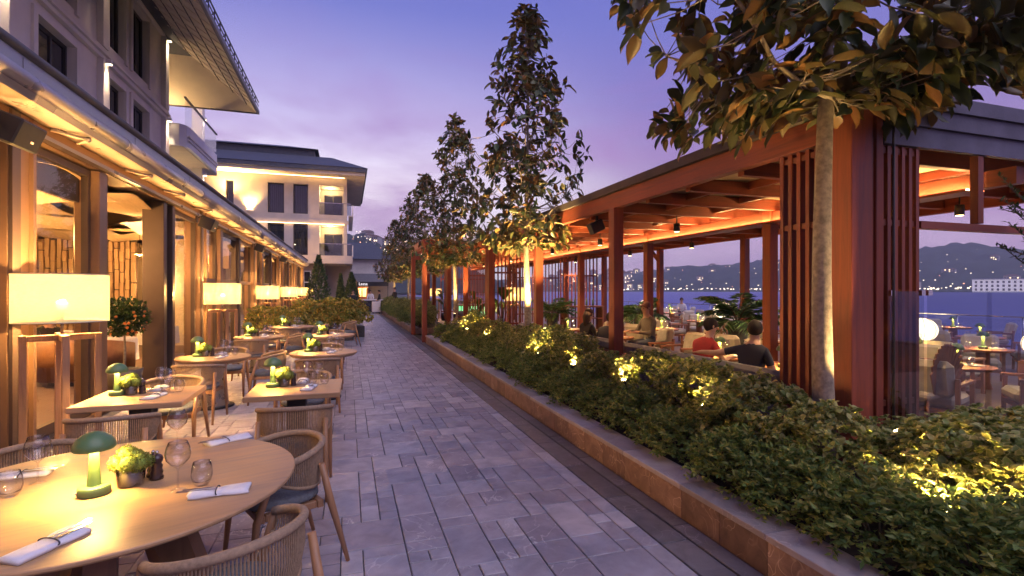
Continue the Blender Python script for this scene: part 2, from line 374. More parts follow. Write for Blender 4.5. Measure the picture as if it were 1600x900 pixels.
def ob(name, me, parent=None, loc=None, rotz=0):
    o = bpy.data.objects.new(name, me); COL.objects.link(o)
    if parent is not None: o.parent = parent
    if loc is not None: o.location = loc
    if rotz: o.rotation_euler[2] = rotz
    return o
def part(name, mb, mats, parent=None, world=False, label=None, kind=None):
    if world and parent is not None:
        l = rootloc(parent); mb.v = [(a - l.x, b - l.y, c - l.z) for a, b, c in mb.v]
    o = ob(name, mb.mesh(name, mats), parent)
    if label: o['label'] = label
    if kind: o['kind'] = kind
    return o
def tag(o, label, cat, group=None):
    o['label'] = label; o['category'] = cat
    if group: o['group'] = group
    return o
def thing(name, label, cat, loc=(0, 0, 0), rotz=0, group=None):
    o = ob(name, None, None, loc, rotz); o.empty_display_size = .1; return tag(o, label, cat, group)
def struct(name, mb, mats, world=True):
    o = part(name, mb, mats); o['kind'] = 'structure'; return o
def clone(o, parent=None, loc=None, rotz=None, label=None, group=None, scale=None):
    c = o.copy(); COL.objects.link(c); c.parent = parent
    if loc is not None: c.location = loc
    if rotz is not None: c.rotation_euler[2] = rotz
    if scale is not None: c.scale = (scale,) * 3 if isinstance(scale, (int, float)) else scale
    if label: c['label'] = label
    if group: c['group'] = group
    for ch in list(o.children): clone(ch, c)
    return c
def light(name, kind, loc, power, col, parent=None, radius=.05, spot=None, aim=None, blend=.6):
    ld = bpy.data.lights.new(name, kind); ld.energy = power; ld.color = col; ld.shadow_soft_size = radius
    o = bpy.data.objects.new(name, ld); COL.objects.link(o); o.location = loc
    if parent is not None: o.parent = parent
    if kind == 'SPOT':
        ld.spot_size = R(spot); ld.spot_blend = blend
        o.rotation_euler = V(aim).to_track_quat('-Z', 'Y').to_euler()
    return o
def npmesh(name, verts, faces, mats, mi=None, smooth=True, rim=None):
    """verts (n,3), faces (m,k) arrays, all faces of one size"""
    me = bpy.data.meshes.new(name); n, m, k = len(verts), len(faces), faces.shape[1]
    me.vertices.add(n); me.vertices.foreach_set('co', np.asarray(verts, np.float32).ravel())
    me.loops.add(m * k); me.loops.foreach_set('vertex_index', faces.astype(np.int32).ravel())
    me.polygons.add(m); me.polygons.foreach_set('loop_start', np.arange(0, m * k, k, dtype=np.int32))
    me.polygons.foreach_set('loop_total', np.full(m, k, np.int32))
    for q in (mats if isinstance(mats, (list, tuple)) else [mats]): me.materials.append(M[q])
    if mi is not None: me.polygons.foreach_set('material_index', mi.astype(np.int32))
    if smooth: me.polygons.foreach_set('use_smooth', np.ones(m, bool))
    if rim is not None: me.attributes.new('rim', 'FLOAT', 'POINT').data.foreach_set('value', np.asarray(rim, np.float32))
    me.update(calc_edges=True); me.validate(); return me
LEAF = {   # outline of a leaf lying along +Y, folded on its midrib: (verts, quads)
    'oval': (np.array([(0, 0, 0), (-.34, .35, .10), (0, .38, 0), (.34, .35, .10), (-.26, .75, .06), (0, .80, -.05), (.26, .75, .06), (0, 1.05, -.12)]),
             np.array([(0, 2, 1, 1), (0, 3, 2, 2), (1, 2, 5, 4), (2, 3, 6, 5), (4, 5, 7, 7), (5, 6, 7, 7)])),
    'long': (np.array([(0, 0, 0)] + [(sx * w_, y, abs(sx) * .10 - .16 * y * y) for y, w_ in ((.14, .11), (.32, .19), (.54, .21), (.76, .15), (.92, .07)) for sx in (-1, 0, 1)] + [(0, 1.04, -.2)]),
             np.array([(0, 2, 1, 1), (0, 3, 2, 2)] + [(1 + 3 * i + j, 2 + 3 * i + j, 5 + 3 * i + j, 4 + 3 * i + j) for i in range(4) for j in range(2)] + [(13, 14, 16, 16), (14, 15, 16, 16)])),
    'point': (np.array([(0, 0, 0), (-.2, .4, .06), (.2, .4, .06), (0, 1, -.12)]), np.array([(0, 2, 3, 1)])),
}
def leaves(pos, dirs, size, shape='oval', ups=None, width=1.0, jit=.55):
    """place leaves at pos, pointing along dirs; returns verts, tri faces"""
    lv, lf = LEAF[shape]; n = len(pos)
    d = dirs / (np.linalg.norm(dirs, axis=1, keepdims=True) + 1e-9)
    u = rng.normal(size=(n, 3)) * jit + (np.array([0, 0, 1.0]) if ups is None else ups)
    x = np.cross(d, u); x /= (np.linalg.norm(x, axis=1, keepdims=True) + 1e-9); z = np.cross(x, d)
    s = size if isinstance(size, np.ndarray) else size * rng.uniform(.7, 1.25, n)
    vv = (pos[:, None, :] + s[:, None, None] * (lv[None, :, 0:1] * width * x[:, None, :] + lv[None, :, 1:2] * d[:, None, :] + lv[None, :, 2:3] * z[:, None, :])).reshape(-1, 3)
    tri = []
    for q in lf:
        q = list(dict.fromkeys(q))
        tri.append((q[0], q[1], q[2]))
        if len(q) == 4: tri.append((q[0], q[2], q[3]))
    tri = np.array(tri); k = len(lv)
    ff = (tri[None] + (np.arange(n) * k)[:, None, None]).reshape(-1, 3)
    return vv, ff
# ================================================================== ground, water, far shore
QX = 18.0                                                # the quay's edge
b = MB(); b.quad((-4000, -600, -.06), (QX, -600, -.06), (QX, 6000, -.06), (-4000, 6000, -.06)); struct('ground', b, 'land')
b = MB(); b.box(QX, QX + .6, -200, 600, -3, -.02); struct('quay_edge', b, 'quay')
b = MB(); b.quad((QX + .6, -3000, -1.3), (7500, -3000, -1.3), (7500, 7500, -1.3), (QX + .6, 7500, -1.3)); struct('sea', b, 'sea')

def azel(u, v):                                          # a bearing from +Y (towards +X) and a slope, for laying out the far hills
    dx = (u - 800) / 790; a = R(YAW); return math.atan2(math.sin(a) + dx * math.cos(a), math.cos(a) - dx * math.sin(a)), (453.5 - v) / 790 / math.sqrt(1 + dx * dx)
def hill(name, crest, near, far, base, mat, seed):
    """terrain from a shore line at NEAR metres up to a crest at FAR metres; crest: list of (bearing, height)"""
    rr = np.random.default_rng(seed); A = np.array([c[0] for c in crest]); H = np.array([c[1] for c in crest])
    na, nr = 150, 26; aa = np.linspace(A[0], A[-1], na); vs = np.zeros((nr, na, 3)); ph = rr.uniform(0, 6, 12)
    def h(a, t_):
        hh = np.interp(a, A, H); wob = sum(math.sin(a * k * 9 + t_ * 3 * k + ph[k]) / k for k in range(1, 9)) * .05
        return hh * (min(1, t_) ** .75) * (1 + wob * (.4 + t_)) * (1 if t_ <= 1 else 1 - (t_ - 1) * .9)
    for i in range(nr):
        t_ = i / (nr - 1) * 1.5
        for j, a in enumerate(aa):
            r = near + (far - near) * t_; z = base + max(0, h(a, t_)) + (rr.uniform(0, 1) ** 2 * (far * .0055) if t_ > .1 else 0)
            vs[i, j] = (r * math.sin(a), r * math.cos(a), z)
    idx = np.arange(nr * na).reshape(nr, na)
    fs = np.stack([idx[:-1, :-1], idx[:-1, 1:], idx[1:, 1:], idx[1:, :-1]], -1).reshape(-1, 4)
    o = ob(name, npmesh(name, vs.reshape(-1, 3), fs, mat)); o['kind'] = 'structure'
    return lambda a, t_: V((near + (far - near) * t_) * math.sin(a), (near + (far - near) * t_) * math.cos(a), base + max(0, h(a, t_)))
def crest(pts, far):
    out = []
    for u, v in pts:
        a, s = azel(u, v); out.append((a, max(1, far * s + 1.75 + 1.3)))
    return out
FAR = 1500
far_h = hill('far_shore_hill', crest([(690, 440), (800, 440), (930, 432), (985, 428), (1040, 421), (1090, 413), (1150, 409), (1200, 406), (1260, 400), (1350, 396), (1440, 389), (1500, 386), (1550, 388), (1600, 394), (1700, 400), (1900, 420)], FAR), 1050, FAR, -1.3, 'hill_green', 3)
near_h = hill('hillside', crest([(380, 400), (520, 380), (565, 370), (600, 384), (640, 384), (680, 400), (740, 425), (790, 446)], 620), 330, 620, -.2, 'hill_green', 5)

# houses up the hillsides, with lit windows
def house_mesh(i):
    rr = random.Random(i); w_, d_, h_ = rr.uniform(9, 17), rr.uniform(8, 12), rr.uniform(6, 11)
    m = MB(); m.box(-w_ / 2, w_ / 2, -d_ / 2, d_ / 2, -6, h_, 0); e_ = .7; r_ = rr.uniform(2, 3.2)
    m.add([(-w_ / 2 - e_, -d_ / 2 - e_, h_), (w_ / 2 + e_, -d_ / 2 - e_, h_), (w_ / 2 + e_, d_ / 2 + e_, h_), (-w_ / 2 - e_, d_ / 2 + e_, h_), (-w_ / 4, 0, h_ + r_), (w_ / 4, 0, h_ + r_)],
          [(0, 1, 5, 4), (2, 3, 4, 5), (1, 2, 5), (3, 0, 4), (3, 2, 1, 0)], 1)
    for z in np.arange(1.5, h_ - 1.5, 3):
        for x in np.arange(-w_ / 2 + 1.5, w_ / 2 - 1, 2.6):
            lit = rr.random() < .42
            m.box(x, x + 1.3, -d_ / 2 - .06, -d_ / 2 + .02, z, z + 1.5, 2 if lit else 3)
    return m.mesh('house', ['far_wall', 'far_roof', 'window_lit', 'sky_window'])
HM = [house_mesh(i) for i in range(7)]
rr = random.Random(11)
def put_house(p, label, group, s=1.0):
    o = ob('house', HM[rr.randrange(7)], None, p, math.atan2(-p.x, p.y) + rr.uniform(-.5, .5)); o.scale = (s,) * 3
    return tag(o, label, 'house', group)
for k in range(46):
    a, _ = azel(rr.uniform(930, 1640), 0); put_house(far_h(a, rr.choice([.02, .05, .2, .35, .5, .62, .75]) + rr.uniform(0, .08)), 'small pale house with lit windows on the hillside across the water', 'houses on the hillside across the water', 1.1)
for k in range(18):
    a, _ = azel(rr.uniform(690, 985), 0); o = put_house(far_h(a, rr.uniform(.1, .8)), 'pale block of the distant town beyond the slatted screens', 'distant town blocks across the water', 1.5); o.scale = (1.2, 1.2, rr.uniform(1.5, 3.2))
for k in range(13):
    a, _ = azel(rr.uniform(556, 650), 0); put_house(near_h(a, rr.uniform(.55, .95)), 'pale house with lit windows on the dark hill beyond the walkway', 'houses on the hill beyond the walkway', .8)
m = MB(); mr_ = MB()
for k in range(240):
    a, _ = azel(rr.uniform(700, 1640), 0); p = far_h(a, rr.random() ** 2.4 * .8); s = rr.uniform(.3, .75) ; z = p.z + rr.uniform(2, 6)
    (m if rr.random() < .85 else mr_).box(p.x - s, p.x + s, p.y - s, p.y + s, z, z + 2 * s)
for k in range(150):
    a, _ = azel(rr.uniform(935, 1640), 0); p = far_h(a, 0.005); s = rr.uniform(.4, 1.0); z = p.z + rr.uniform(2, 5)
    m.box(p.x - s, p.x + s, p.y - s, p.y + s, z, z + 2 * s)
for k in range(70):
    a, _ = azel(rr.uniform(550, 660), 0); p = near_h(a, rr.uniform(.3, .95)); s = rr.uniform(.15, .42); z = p.z + rr.uniform(3, 6)
    (m if rr.random() < .7 else mr_).box(p.x - s, p.x + s, p.y - s, p.y + s, z, z + 2 * s)
o = part('street_light_cluster', m, 'far_lamp'); o['kind'] = 'stuff'; tag(o, 'scattered warm street lights on the dark hillsides', 'street lights')
o = part('street_light_cluster', mr_, 'far_lamp_red'); o['kind'] = 'stuff'; tag(o, 'scattered orange street lights on the dark hillsides', 'street lights')
# the long white waterfront palace
a0, _ = azel(1519, 0); a1, _ = azel(1700, 0); p0 = V(1040 * math.sin(a0), 1040 * math.cos(a0), -1.3); p1 = V(1040 * math.sin(a1), 1040 * math.cos(a1), -1.3)
ln = (p1 - p0).length; ang = math.atan2(p1.y - p0.y, p1.x - p0.x)
t_ = thing('waterfront_palace', 'long white floodlit building with rows of windows on the far shore', 'building', p0, ang)
m = MB(); m.box(0, ln, 0, 14, 0, 19); part('wall', m, 'white_glow', t_)  # wall emits by itself: its lit look is put into the material
m = MB(); m.box(-1, ln + 1, -1, 15, 19.02, 20.4); part('roof', m, 'far_wall', t_)
wm = MB(); wm.box(0, 2.6, -.3, .1, 0, 3.2); wme = wm.mesh('window', 'sky_window')
for r_ in range(3):
    for i in range(int(ln / 6) - 1): ob('window', wme, t_, (3 + i * 6, 0, 2.5 + r_ * 5.6))

# ================================================================== the paved walkway
X0, X1, Y0, Y1 = -3.12, 2.05, -1.2, 46.0
b = MB(); b.quad((X0 - .3, Y0 - 3, -.012), (2.44, Y0 - 3, -.012), (2.44, 60, -.012), (X0 - .3, 60, -.012)); pav = struct('pavement', b, 'grout')
NXc = 37; cw = (X1 - X0) / NXc; ch = .14; NYc = int((Y1 - Y0) / ch)
occ = np.zeros((NXc, NYc), bool); tiles = []; pr = random.Random(4)
SZ = [(3, 2), (2, 3), (2, 2), (2, 2), (3, 3), (2, 1), (1, 2), (2, 4), (1, 1)]
for j in range(NYc):
    for i in range(NXc):
        if occ[i, j]: continue
        opts = SZ[:] if i < NXc - 1 else [(1, 2), (1, 3), (1, 2)]; pr.shuffle(opts); opts.append((1, 1))
        for a, c in opts:
            if (a, c) == (1, 1) and pr.random() < .7 and opts[-1] is not opts[0] and any(o_ != (1, 1) for o_ in opts) and i + 2 < NXc and not occ[i + 1, j]: a, c = 2, 1
            if i + a <= (NXc - 1 if i < NXc - 1 else NXc) and j + c <= NYc and not occ[i:i + a, j:j + c].any(): break
        occ[i:i + a, j:j + c] = True; tiles.append((X0 + i * cw, Y0 + j * ch, a * cw, c * ch))
PM = {}
def paver_mesh(w_, d_):
    k = (round(w_, 3), round(d_, 3))
    if k not in PM:
        g = .0035; m = MB(); c = .004; x, y = w_ / 2 - g, d_ / 2 - g
        vs = [(-x, -y, -.03), (x, -y, -.03), (x, y, -.03), (-x, y, -.03), (-x, -y, -c), (x, -y, -c), (x, y, -c), (-x, y, -c), (-x + c, -y + c, 0), (x - c, -y + c, 0), (x - c, y - c, 0), (-x + c, y - c, 0)]
        m.add(vs, [(0, 1, 5, 4), (1, 2, 6, 5), (2, 3, 7, 6), (3, 0, 4, 7), (4, 5, 9, 8), (5, 6, 10, 9), (6, 7, 11, 10), (7, 4, 8, 11), (8, 9, 10, 11)])
        PM[k] = m.mesh('paver', 'paver_stone')
    return PM[k]
vis = []
for t_ in tiles:
    p = proj(t_[0] + t_[2] / 2, t_[1] + t_[3] / 2, 0)
    inv = p and -40 < p[0] < 1640 and p[1] < 930 and not (t_[0] < -.3 and t_[1] < 4.2)
    vis.append((p[2] if inv else 1e3 + t_[1], t_))
vis.sort(key=lambda q: q[0])
for _, (x, y, w_, d_) in vis[:298]:
    o = ob('paver', paver_mesh(w_, d_), pav, (x + w_ / 2, y + d_ / 2, pr.uniform(-.0015, .0015)))
    o.rotation_euler = (pr.uniform(-.0025, .0025), pr.uniform(-.0025, .0025), 0)
m = MB()
for _, (x, y, w_, d_) in vis[298:]:
    g = .0035; m.box(x + g, x + w_ - g, y + g, y + d_ - g, -.03, pr.uniform(-.0015, .0015))
part('paver_field', m, 'paver_stone', pav)['kind'] = 'stuff'
# dark border slabs either side of a slot drain
sm_a = MB(); sm_a.cbox(-.105, .105, -.396, .396, -.03, .001, .003); sm_a = sm_a.mesh('border_slab', 'dark_slab')
sm_b = MB(); sm_b.cbox(-.068, .068, -.396, .396, -.03, .002, .003); sm_b = sm_b.mesh('border_slab', 'dark_slab')
for k in range(58):
    y = -.6 + k * .8
    ob('border_slab', sm_a, pav, (2.165, y, 0)); ob('border_slab', sm_b, pav, (2.358, y + .2, 0))
m = MB(); m.box(2.274, 2.287, -1, 46, -.012, -.008); part('drain_slot', m, 'black', pav)

# ================================================================== planters
def planter(y0, y1, label, x0=2.44, x1=4.14):
    P = thing('planter_wall', label, 'planter', (x0, (y0 + y1) / 2, 0)); yc = (y0 + y1) / 2; n = max(1, round((y1 - y0) / .42)); L = (y1 - y0) / n
    m = MB(); m.box(.03, .16, y0 - yc + .02, y1 - yc - .02, -.02, .215); m.box(.16, x1 - x0, y0 - yc + .02, y0 - yc + .10, -.02, .215); m.box(.16, x1 - x0, y1 - yc - .10, y1 - yc - .02, -.02, .215)
    part('core', m, 'grout', P)
    sm = MB(); sm.cbox(0, .03, -L / 2 + .0015, L / 2 - .0015, -.01, .218, .002); me = sm.mesh('stone_panel', 'brown_marble')
    for k in range(n): ob('stone_panel', me, P, (0, y0 - yc + (k + .5) * L, 0))
    m_ = MB(); m_.cbox(0, .26, -L / 2 + .001, L / 2 - .001, .22, .262, .003)
    mc = MB(); mc.cbox(-.018, .25, -L + .001, L - .001, .22, .262, .004); me = mc.mesh('cap_stone', 'cap_stone')
    for k in range(n // 2): ob('cap_stone', me, P, (0, y0 - yc + (2 * k + 1) * L, 0))
    if n % 2: ob('cap_stone', m_.mesh('cap_stone', 'cap_stone'), P, (-.018, y1 - yc - L / 2, 0))
    e1 = MB(); e1.cbox(.02, x1 - x0, 0, .03, -.01, .218, .003); me = e1.mesh('end_panel', 'brown_marble'); ob('end_panel', me, P, (0, y0 - yc - .012, 0)); ob('end_panel', me, P, (0, y1 - yc - .02, 0))
    s = MB(); nx, ny = 8, max(4, int((y1 - y0) * 2)); g = []
    for i in range(nx + 1):
        for j in range(ny + 1): g.append((x0 + .17 + (x1 - x0 - .18) * i / nx, y0 + .11 + (y1 - y0 - .22) * j / ny, .2 + pr.uniform(-.02, .03)))
    s.add(g, [(i * (ny + 1) + j, (i + 1) * (ny + 1) + j, (i + 1) * (ny + 1) + j + 1, i * (ny + 1) + j + 1) for i in range(nx) for j in range(ny)], 0, True)
    struct('soil', s, 'soil')
planter(-.9, 16.75, 'long low planter wall of brown veined marble with grey cap stones beside the walkway')
planter(20.5, 44, 'low marble planter wall continuing beyond the timber portal', 2.44, 4.14)

# ================================================================== restaurant front on the left
FX = -3.3
rest = thing('restaurant_front', 'bronze framed glazed restaurant front with roller awning along its eave', 'building', (FX, 20, 0))
YP = [-.3, 6.7, 13.7, 20.7, 27.7, 34.7, 41.4]
def rp(name, mats, f, **k):
    m = MB(); f(m); return part(name, m, mats, rest, True, **k)
for y in YP:
    p_ = rp('pillar', 'bronze', lambda m: m.cbox(FX - .32, FX + .02, y - .24, y + .16, 0, 3.62, .012))
    m = MB(); m.box(FX + .022, FX + .05, y - .24, y - .10, .02, 3.6); part('pillar_trim', m, 'bronze_dark', p_, True)
    m = MB(); m.box(FX + .0215, FX + .06, y + .10, y + .158, .02, 3.6); part('pillar_trim', m, 'bronze', p_, True)
rp('header_beam', 'bronze', lambda m: m.box(FX - .34, FX + .01, -3, 41.8, 3.42, 3.62))
rp('header_trim', 'bronze_dark', lambda m: (m.box(FX + .012, FX + .10, -3, 41.8, 3.43, 3.452)))
rp('threshold', 'bronze_dark', lambda m: m.box(FX - .3, FX + .02, -3, 41.8, -.01, .03))
def sash(y0, y1, mid=None, x=FX - .12, z1=3.4):
    """a fixed glazed leaf: four rails, a pane"""
    F = rp('window_leaf', 'bronze_dark', lambda m: (m.box(x - .04, x + .04, y0, y0 + .07, .03, z1), m.box(x - .04, x + .04, y1 - .07, y1, .03, z1), m.box(x - .04, x + .04, y0 + .07, y1 - .07, z1 - .09, z1), m.box(x - .04, x + .04, y0 + .07, y1 - .07, .03, .16)))
    m = MB(); m.quad((x, y0 + .07, .16), (x, y1 - .07, .16), (x, y1 - .07, z1 - .09), (x, y0 + .07, z1 - .09)); part('pane', m, 'pane_glass', F, True)
    if mid: m = MB(); m.box(x - .05, x + .05, y0 + .07, y1 - .07, mid - .05, mid + .05); part('transom', m, 'bronze', F, True)
    return F
for k, y in enumerate(YP[:-1]):
    a = y + .17; e_ = YP[k + 1] - .25
    sash(a, y + 1.72, 2.0 if k >= 2 else None)
    rp('mullion', 'bronze', lambda m: m.cbox(FX - .28, FX + .02, y + 1.74, y + 1.98, 0, 3.41, .01))
    if k == 1:                                            # the open doorway: leaves folded together at its far side
        for j in range(3): sash(y + 4.35 + j * .26, y + 4.55 + j * .26, None, FX - .1)
        for j in range(2): rp('folded_leaf', 'bronze_dark', lambda m: m.cbox(FX - .32, FX + .03, y + 4.28 + j * .48, y + 4.44 + j * .48, .03, 3.4, .008))
        sash(y + 5.2, e_, None)
    else:
        sash(y + 2.0, y + 4.3, 2.0 if k >= 2 else None)
        rp('mullion', 'bronze_dark', lambda m: m.cbox(FX - .26, FX + .0, y + 4.32, y + 4.5, 0, 3.41, .01))
        sash(y + 4.52, e_, 2.0 if k >= 2 else None)
    rp('roller_blind', 'bronze_dark' if k % 2 else 'warm_panel', lambda m: m.box(FX - .26, FX - .2, y + .2, y + 1.7, 2.95, 3.4))
# the awning cassette, its soffit, LED strip, gutter and flashing
rp('awning_case', 'awning_metal', lambda m: m.add([(FX + .01, -3, 3.63), (FX + .36, -3, 3.60), (FX + .40, -3, 3.66), (FX + .34, -3, 3.70), (FX + .01, -3, 3.72)] + [(FX + .01, 42, 3.63), (FX + .36, 42, 3.60), (FX + .40, 42, 3.66), (FX + .34, 42, 3.70), (FX + .01, 42, 3.72)],
    [(i, (i + 1) % 5, 5 + (i + 1) % 5, 5 + i) for i in range(5)] + [(4, 3, 2, 1, 0), (5, 6, 7, 8, 9)]))
for k in range(12):
    y0 = -2.9 + k * 3.75
    tb = rp('awning_tube', 'awning_metal', lambda m: m.tube([(FX + .36, y0, 3.755), (FX + .36, y0 + 3.62, 3.755)], .085, 14))
    m = MB(); m.tube([(FX + .36, y0 + 3.62, 3.755), (FX + .36, y0 + 3.75, 3.755)], .077, 12); m.tube([(FX + .36, y0 + 3.655, 3.755), (FX + .36, y0 + 3.665, 3.755)], .09, 14); m.tube([(FX + .36, y0 + 3.705, 3.755), (FX + .36, y0 + 3.715, 3.755)], .09, 14); part('tube_joint', m, 'awning_metal', tb, True)
    for q in (.9, 2.6):
        br = MB(); br.bar((FX + .03, y0 + q, 3.605), (FX + .30, y0 + q + .22, 3.575), .05, .03); br.bar((FX + .30, y0 + q + .22, 3.575), (FX + .08, y0 + q + .5, 3.585), .04, .025); br.ball((FX + .30, y0 + q + .22, 3.575), .035, 6); part('awning_arm', br, 'awning_metal', tb, True)
rp('led_strip', 'led', lambda m: m.box(FX + .04, FX + .06, -2.8, 41.8, 3.453, 3.463))
rp('led_profile', 'awning_metal', lambda m: m.box(FX + .102, FX + .108, -3, 41.8, 3.43, 3.475))
rp('eave_fascia', 'flashing', lambda m: (m.box(FX + .28, FX + .31, -3, 42.1, 3.84, 4.03), m.box(FX + .0, FX + .28, -3, 42.1, 3.735, 3.84)))
for k in range(16): rp('fascia_seam', 'gutter', lambda m: m.box(FX + .311, FX + .314, -2 + k * 2.7, -1.994 + k * 2.7, 3.845, 4.0))
rp('gutter', 'gutter', lambda m: m.tube([(FX + .30, -3, 4.07), (FX + .30, 42.2, 4.07)], .055, 12))
rp('flat_roof', 'flashing', lambda m: m.box(-9.9, FX + .27, -3, 42.1, 3.86, 4.02))
# far end wall
rp('end_wall', 'limestone_warm', lambda m: m.box(-9.8, FX - .33, 41.7, 42, 0, 3.85))
# interior shell
rp('interior_floor', 'deck', lambda m: m.quad((-9.8, -3, .012), (FX - .02, -3, .012), (FX - .02, 41.7, .012), (-9.8, 41.7, .012)))
rp('interior_ceiling', 'warm_panel', lambda m: m.box(-9.8, FX - .35, -3, 41.7, 3.55, 3.7))
rp('interior_back_wall', 'plaster', lambda m: m.box(-9.9, -9.8, -3, 41.7, 0, 3.7))
rp('interior_near_wall', 'plaster', lambda m: m.box(-9.8, FX - .35, -3.1, -3, 0, 3.7))
rp('interior_partition', 'plaster', lambda m: m.box(-6.05, -4.55, 18.4, 18.55, 0, 3.54))
rp('interior_partition', 'plaster', lambda m: m.box(-9.8, -4.6, 27.4, 27.6, 0, 3.54))
rp('interior_band', 'warm_panel', lambda m: m.box(-4.55, FX - .36, 18.35, 18.6, 2.45, 3.54))
for y in (20.8, 24.2): rp('interior_column', 'warm_panel', lambda m: m.cbox(-5.4, -5.0, y - .2, y + .2, .01, 3.54, .01))
# wavy ceiling baffles
def baffle(seed):
    rr_ = random.Random(seed); m = MB(); nx, ny = 5, 14; W, D = 1.55, 2.9; ph = rr_.uniform(0, 6); vs = []
    for i in range(nx + 1):
        for j in range(ny + 1):
            y = D * (j / ny - .5); vs.append((W * (i / nx - .5), y, .09 * math.sin(j / ny * 6.5 + ph + i * .15) + .03 * math.sin(i * 1.1 + ph)))
    m.add(vs, [(i * (ny + 1) + j, (i + 1) * (ny + 1) + j, (i + 1) * (ny + 1) + j + 1, i * (ny + 1) + j + 1) for i in range(nx) for j in range(ny)], 0, True)
    m.add([(x, y, z + .02) for x, y, z in vs], [(i * (ny + 1) + j, i * (ny + 1) + j + 1, (i + 1) * (ny + 1) + j + 1, (i + 1) * (ny + 1) + j) for i in range(nx) for j in range(ny)], 0, True)
    return m.mesh('ceiling_baffle', 'ceiling_board')
BM_ = [baffle(i) for i in range(3)]
for i in range(4):
    for j in range(12):
        o = ob('ceiling_baffle', BM_[(i + j) % 3], rest, (-9.1 + i * 1.62 - FX, -1.2 + j * 3.05 + (.5 if i % 2 else 0) - 20, 3.2 + .07 * ((i + 2 * j) % 3))); o.rotation_euler = (0, R(4 if (i + j) % 2 else -4), 0)
# stacked block screen
scr = rp('block_screen', 'bronze_dark', lambda m: m.box(-9.6, -6.1, 18.12, 18.16, .1, 3.3))
bme = MB(); bme.cbox(-.05, .05, -.06, .06, -.15, .15, .006); bme = bme.mesh('screen_block', 'warm_panel')
l_ = rootloc(rest)
for i in range(25):
    for j in range(10):
        o = ob('screen_block', bme, scr, (-9.52 + i * .14 - l_.x, 18.05 + pr.uniform(-.05, .02) - l_.y, .27 + j * .31 + (.1 if i % 2 else 0) + pr.uniform(-.02, .02)))

# wall lights that wash the interior walls
def sconce(x, y, z, P=16):
    s_ = thing('wall_sconce', 'small warm wall light inside the restaurant behind the glass', 'wall light', (x, y, z), 0, 'wall lights inside the restaurant')
    m = MB(); m.tube([(0, 0, -.12), (0, 0, .12)], .04, 10); part('body', m, 'steel_pot', s_)
    m = MB(); m.ball((0, 0, .15), .03, 8); part('bulb', m, 'warm_bulb', s_); light('bulb_light', 'POINT', (0, -.02, .28), P * 2.5, (1, .56, .22), s_, .05)
sconce(-5.45, 18.25, 1.75); sconce(-9.6, 9, 2.0, 25); sconce(-9.6, 15, 2.0, 25); sconce(-9.6, 3.5, 2.0, 25); sconce(-7.5, 27.2, 1.9, 30)
for i, (x, y) in enumerate([(-5.0, 9.2), (-7.4, 12.6), (-5.2, 15.6), (-6.6, 5.4), (-6.0, 22.5), (-5.0, 31), (-5.0, 37)]):
    s_ = thing('pendant_lamp', 'small hanging lamp under the wavy restaurant ceiling', 'pendant lamp', (x, y, 3.2), 0, 'pendant lamps inside the restaurant')
    m = MB(); m.tube([(0, 0, .36), (0, 0, -.35)], .006, 5); part('cord', m, 'black', s_)
    m = MB(); m.lathe([(.03, -.33), (.11, -.5), (.12, -.52)], 14); part('shade', m, 'steel_pot', s_)
    m = MB(); m.ball((0, 0, -.5), .045, 8); part('bulb', m, 'warm_bulb', s_); light('bulb_light', 'POINT', (0, 0, -.62), 350 if y < 20 else 280, (1, .50, .155), s_, .06)

# ================================================================== stone hotel block above the restaurant
UX = -5.5
hot = thing('hotel_block', 'grey limestone hotel wing with deep square windows above the restaurant', 'building', (UX, 6, 3.9))
def hp(name, mats, f, parent=None, **k):
    m = MB(); f(m); return part(name, m, mats, parent or hot, True, **k)
HY0, HY1 = -3.0, 18.5
cols = [(-2.6, -1.5), (-.95, .15), (.7, 1.8), (3.0, 4.1), (4.65, 5.75), (6.3, 7.4), (8.3, 9.5), (11.6, 13.0), (14.55, 15.5), (15.95, 17.1)]
pil = [-3.0, 2.4, 7.85, 10.3, 14.0, 18.2]
D = .2
def wallrow(z0, z1):                                       # piers between the openings
    y = HY0
    for a, c in cols + [(HY1, HY1)]:
        if a - y > .01: hp('pier', 'limestone', lambda m: m.box(UX - D, UX, y, a, z0, z1))
        y = c
def opening(a, c, z0, z1):
    W = hp('window', 'frame_dark', lambda m: (m.box(UX - D, UX - D + .07, a, a + .06, z0, z1), m.box(UX - D, UX - D + .07, c - .06, c, z0, z1), m.box(UX - D, UX - D + .07, a + .06, c - .06, z1 - .07, z1), m.box(UX - D, UX - D + .07, a + .06, c - .06, z0, z0 + .07), m.box(UX - D + .005, UX - D + .06, (a + c) / 2 + .1, (a + c) / 2 + .15, z0 + .07, z1 - .07)))
    hp('pane', 'sky_window', lambda m: m.box(UX - D + .02, UX - D + .035, a + .06, c - .06, z0 + .07, z1 - .07), W)
    hp('surround', 'limestone', lambda m: (m.box(UX - .005, UX + .05, a - .14, a - .003, z0 - .1, z1 + .12), m.box(UX - .005, UX + .05, c + .003, c + .14, z0 - .1, z1 + .12), m.box(UX - .004, UX + .045, a - .002, c + .002, z1 + .002, z1 + .12)), W)
wallrow(5.0, 6.87); wallrow(7.67, 9.5)
for a, c in cols: opening(a, c, 5.0, 6.87); opening(a, c, 7.67, 9.5)
hp('wall_band', 'limestone', lambda m: m.box(UX - D, UX, HY0, HY1, 3.9, 5.0))
hp('wall_band', 'limestone', lambda m: m.box(UX - D, UX, HY0, HY1, 6.87, 7.67))
hp('wall_band', 'limestone', lambda m: m.box(UX - D, UX, HY0, HY1, 9.5, 10.1))
hp('wall_core', 'limestone', lambda m: (m.box(-11, UX - D - .02, HY0 + .1, HY1 - .02, 4.05, 10.0)))
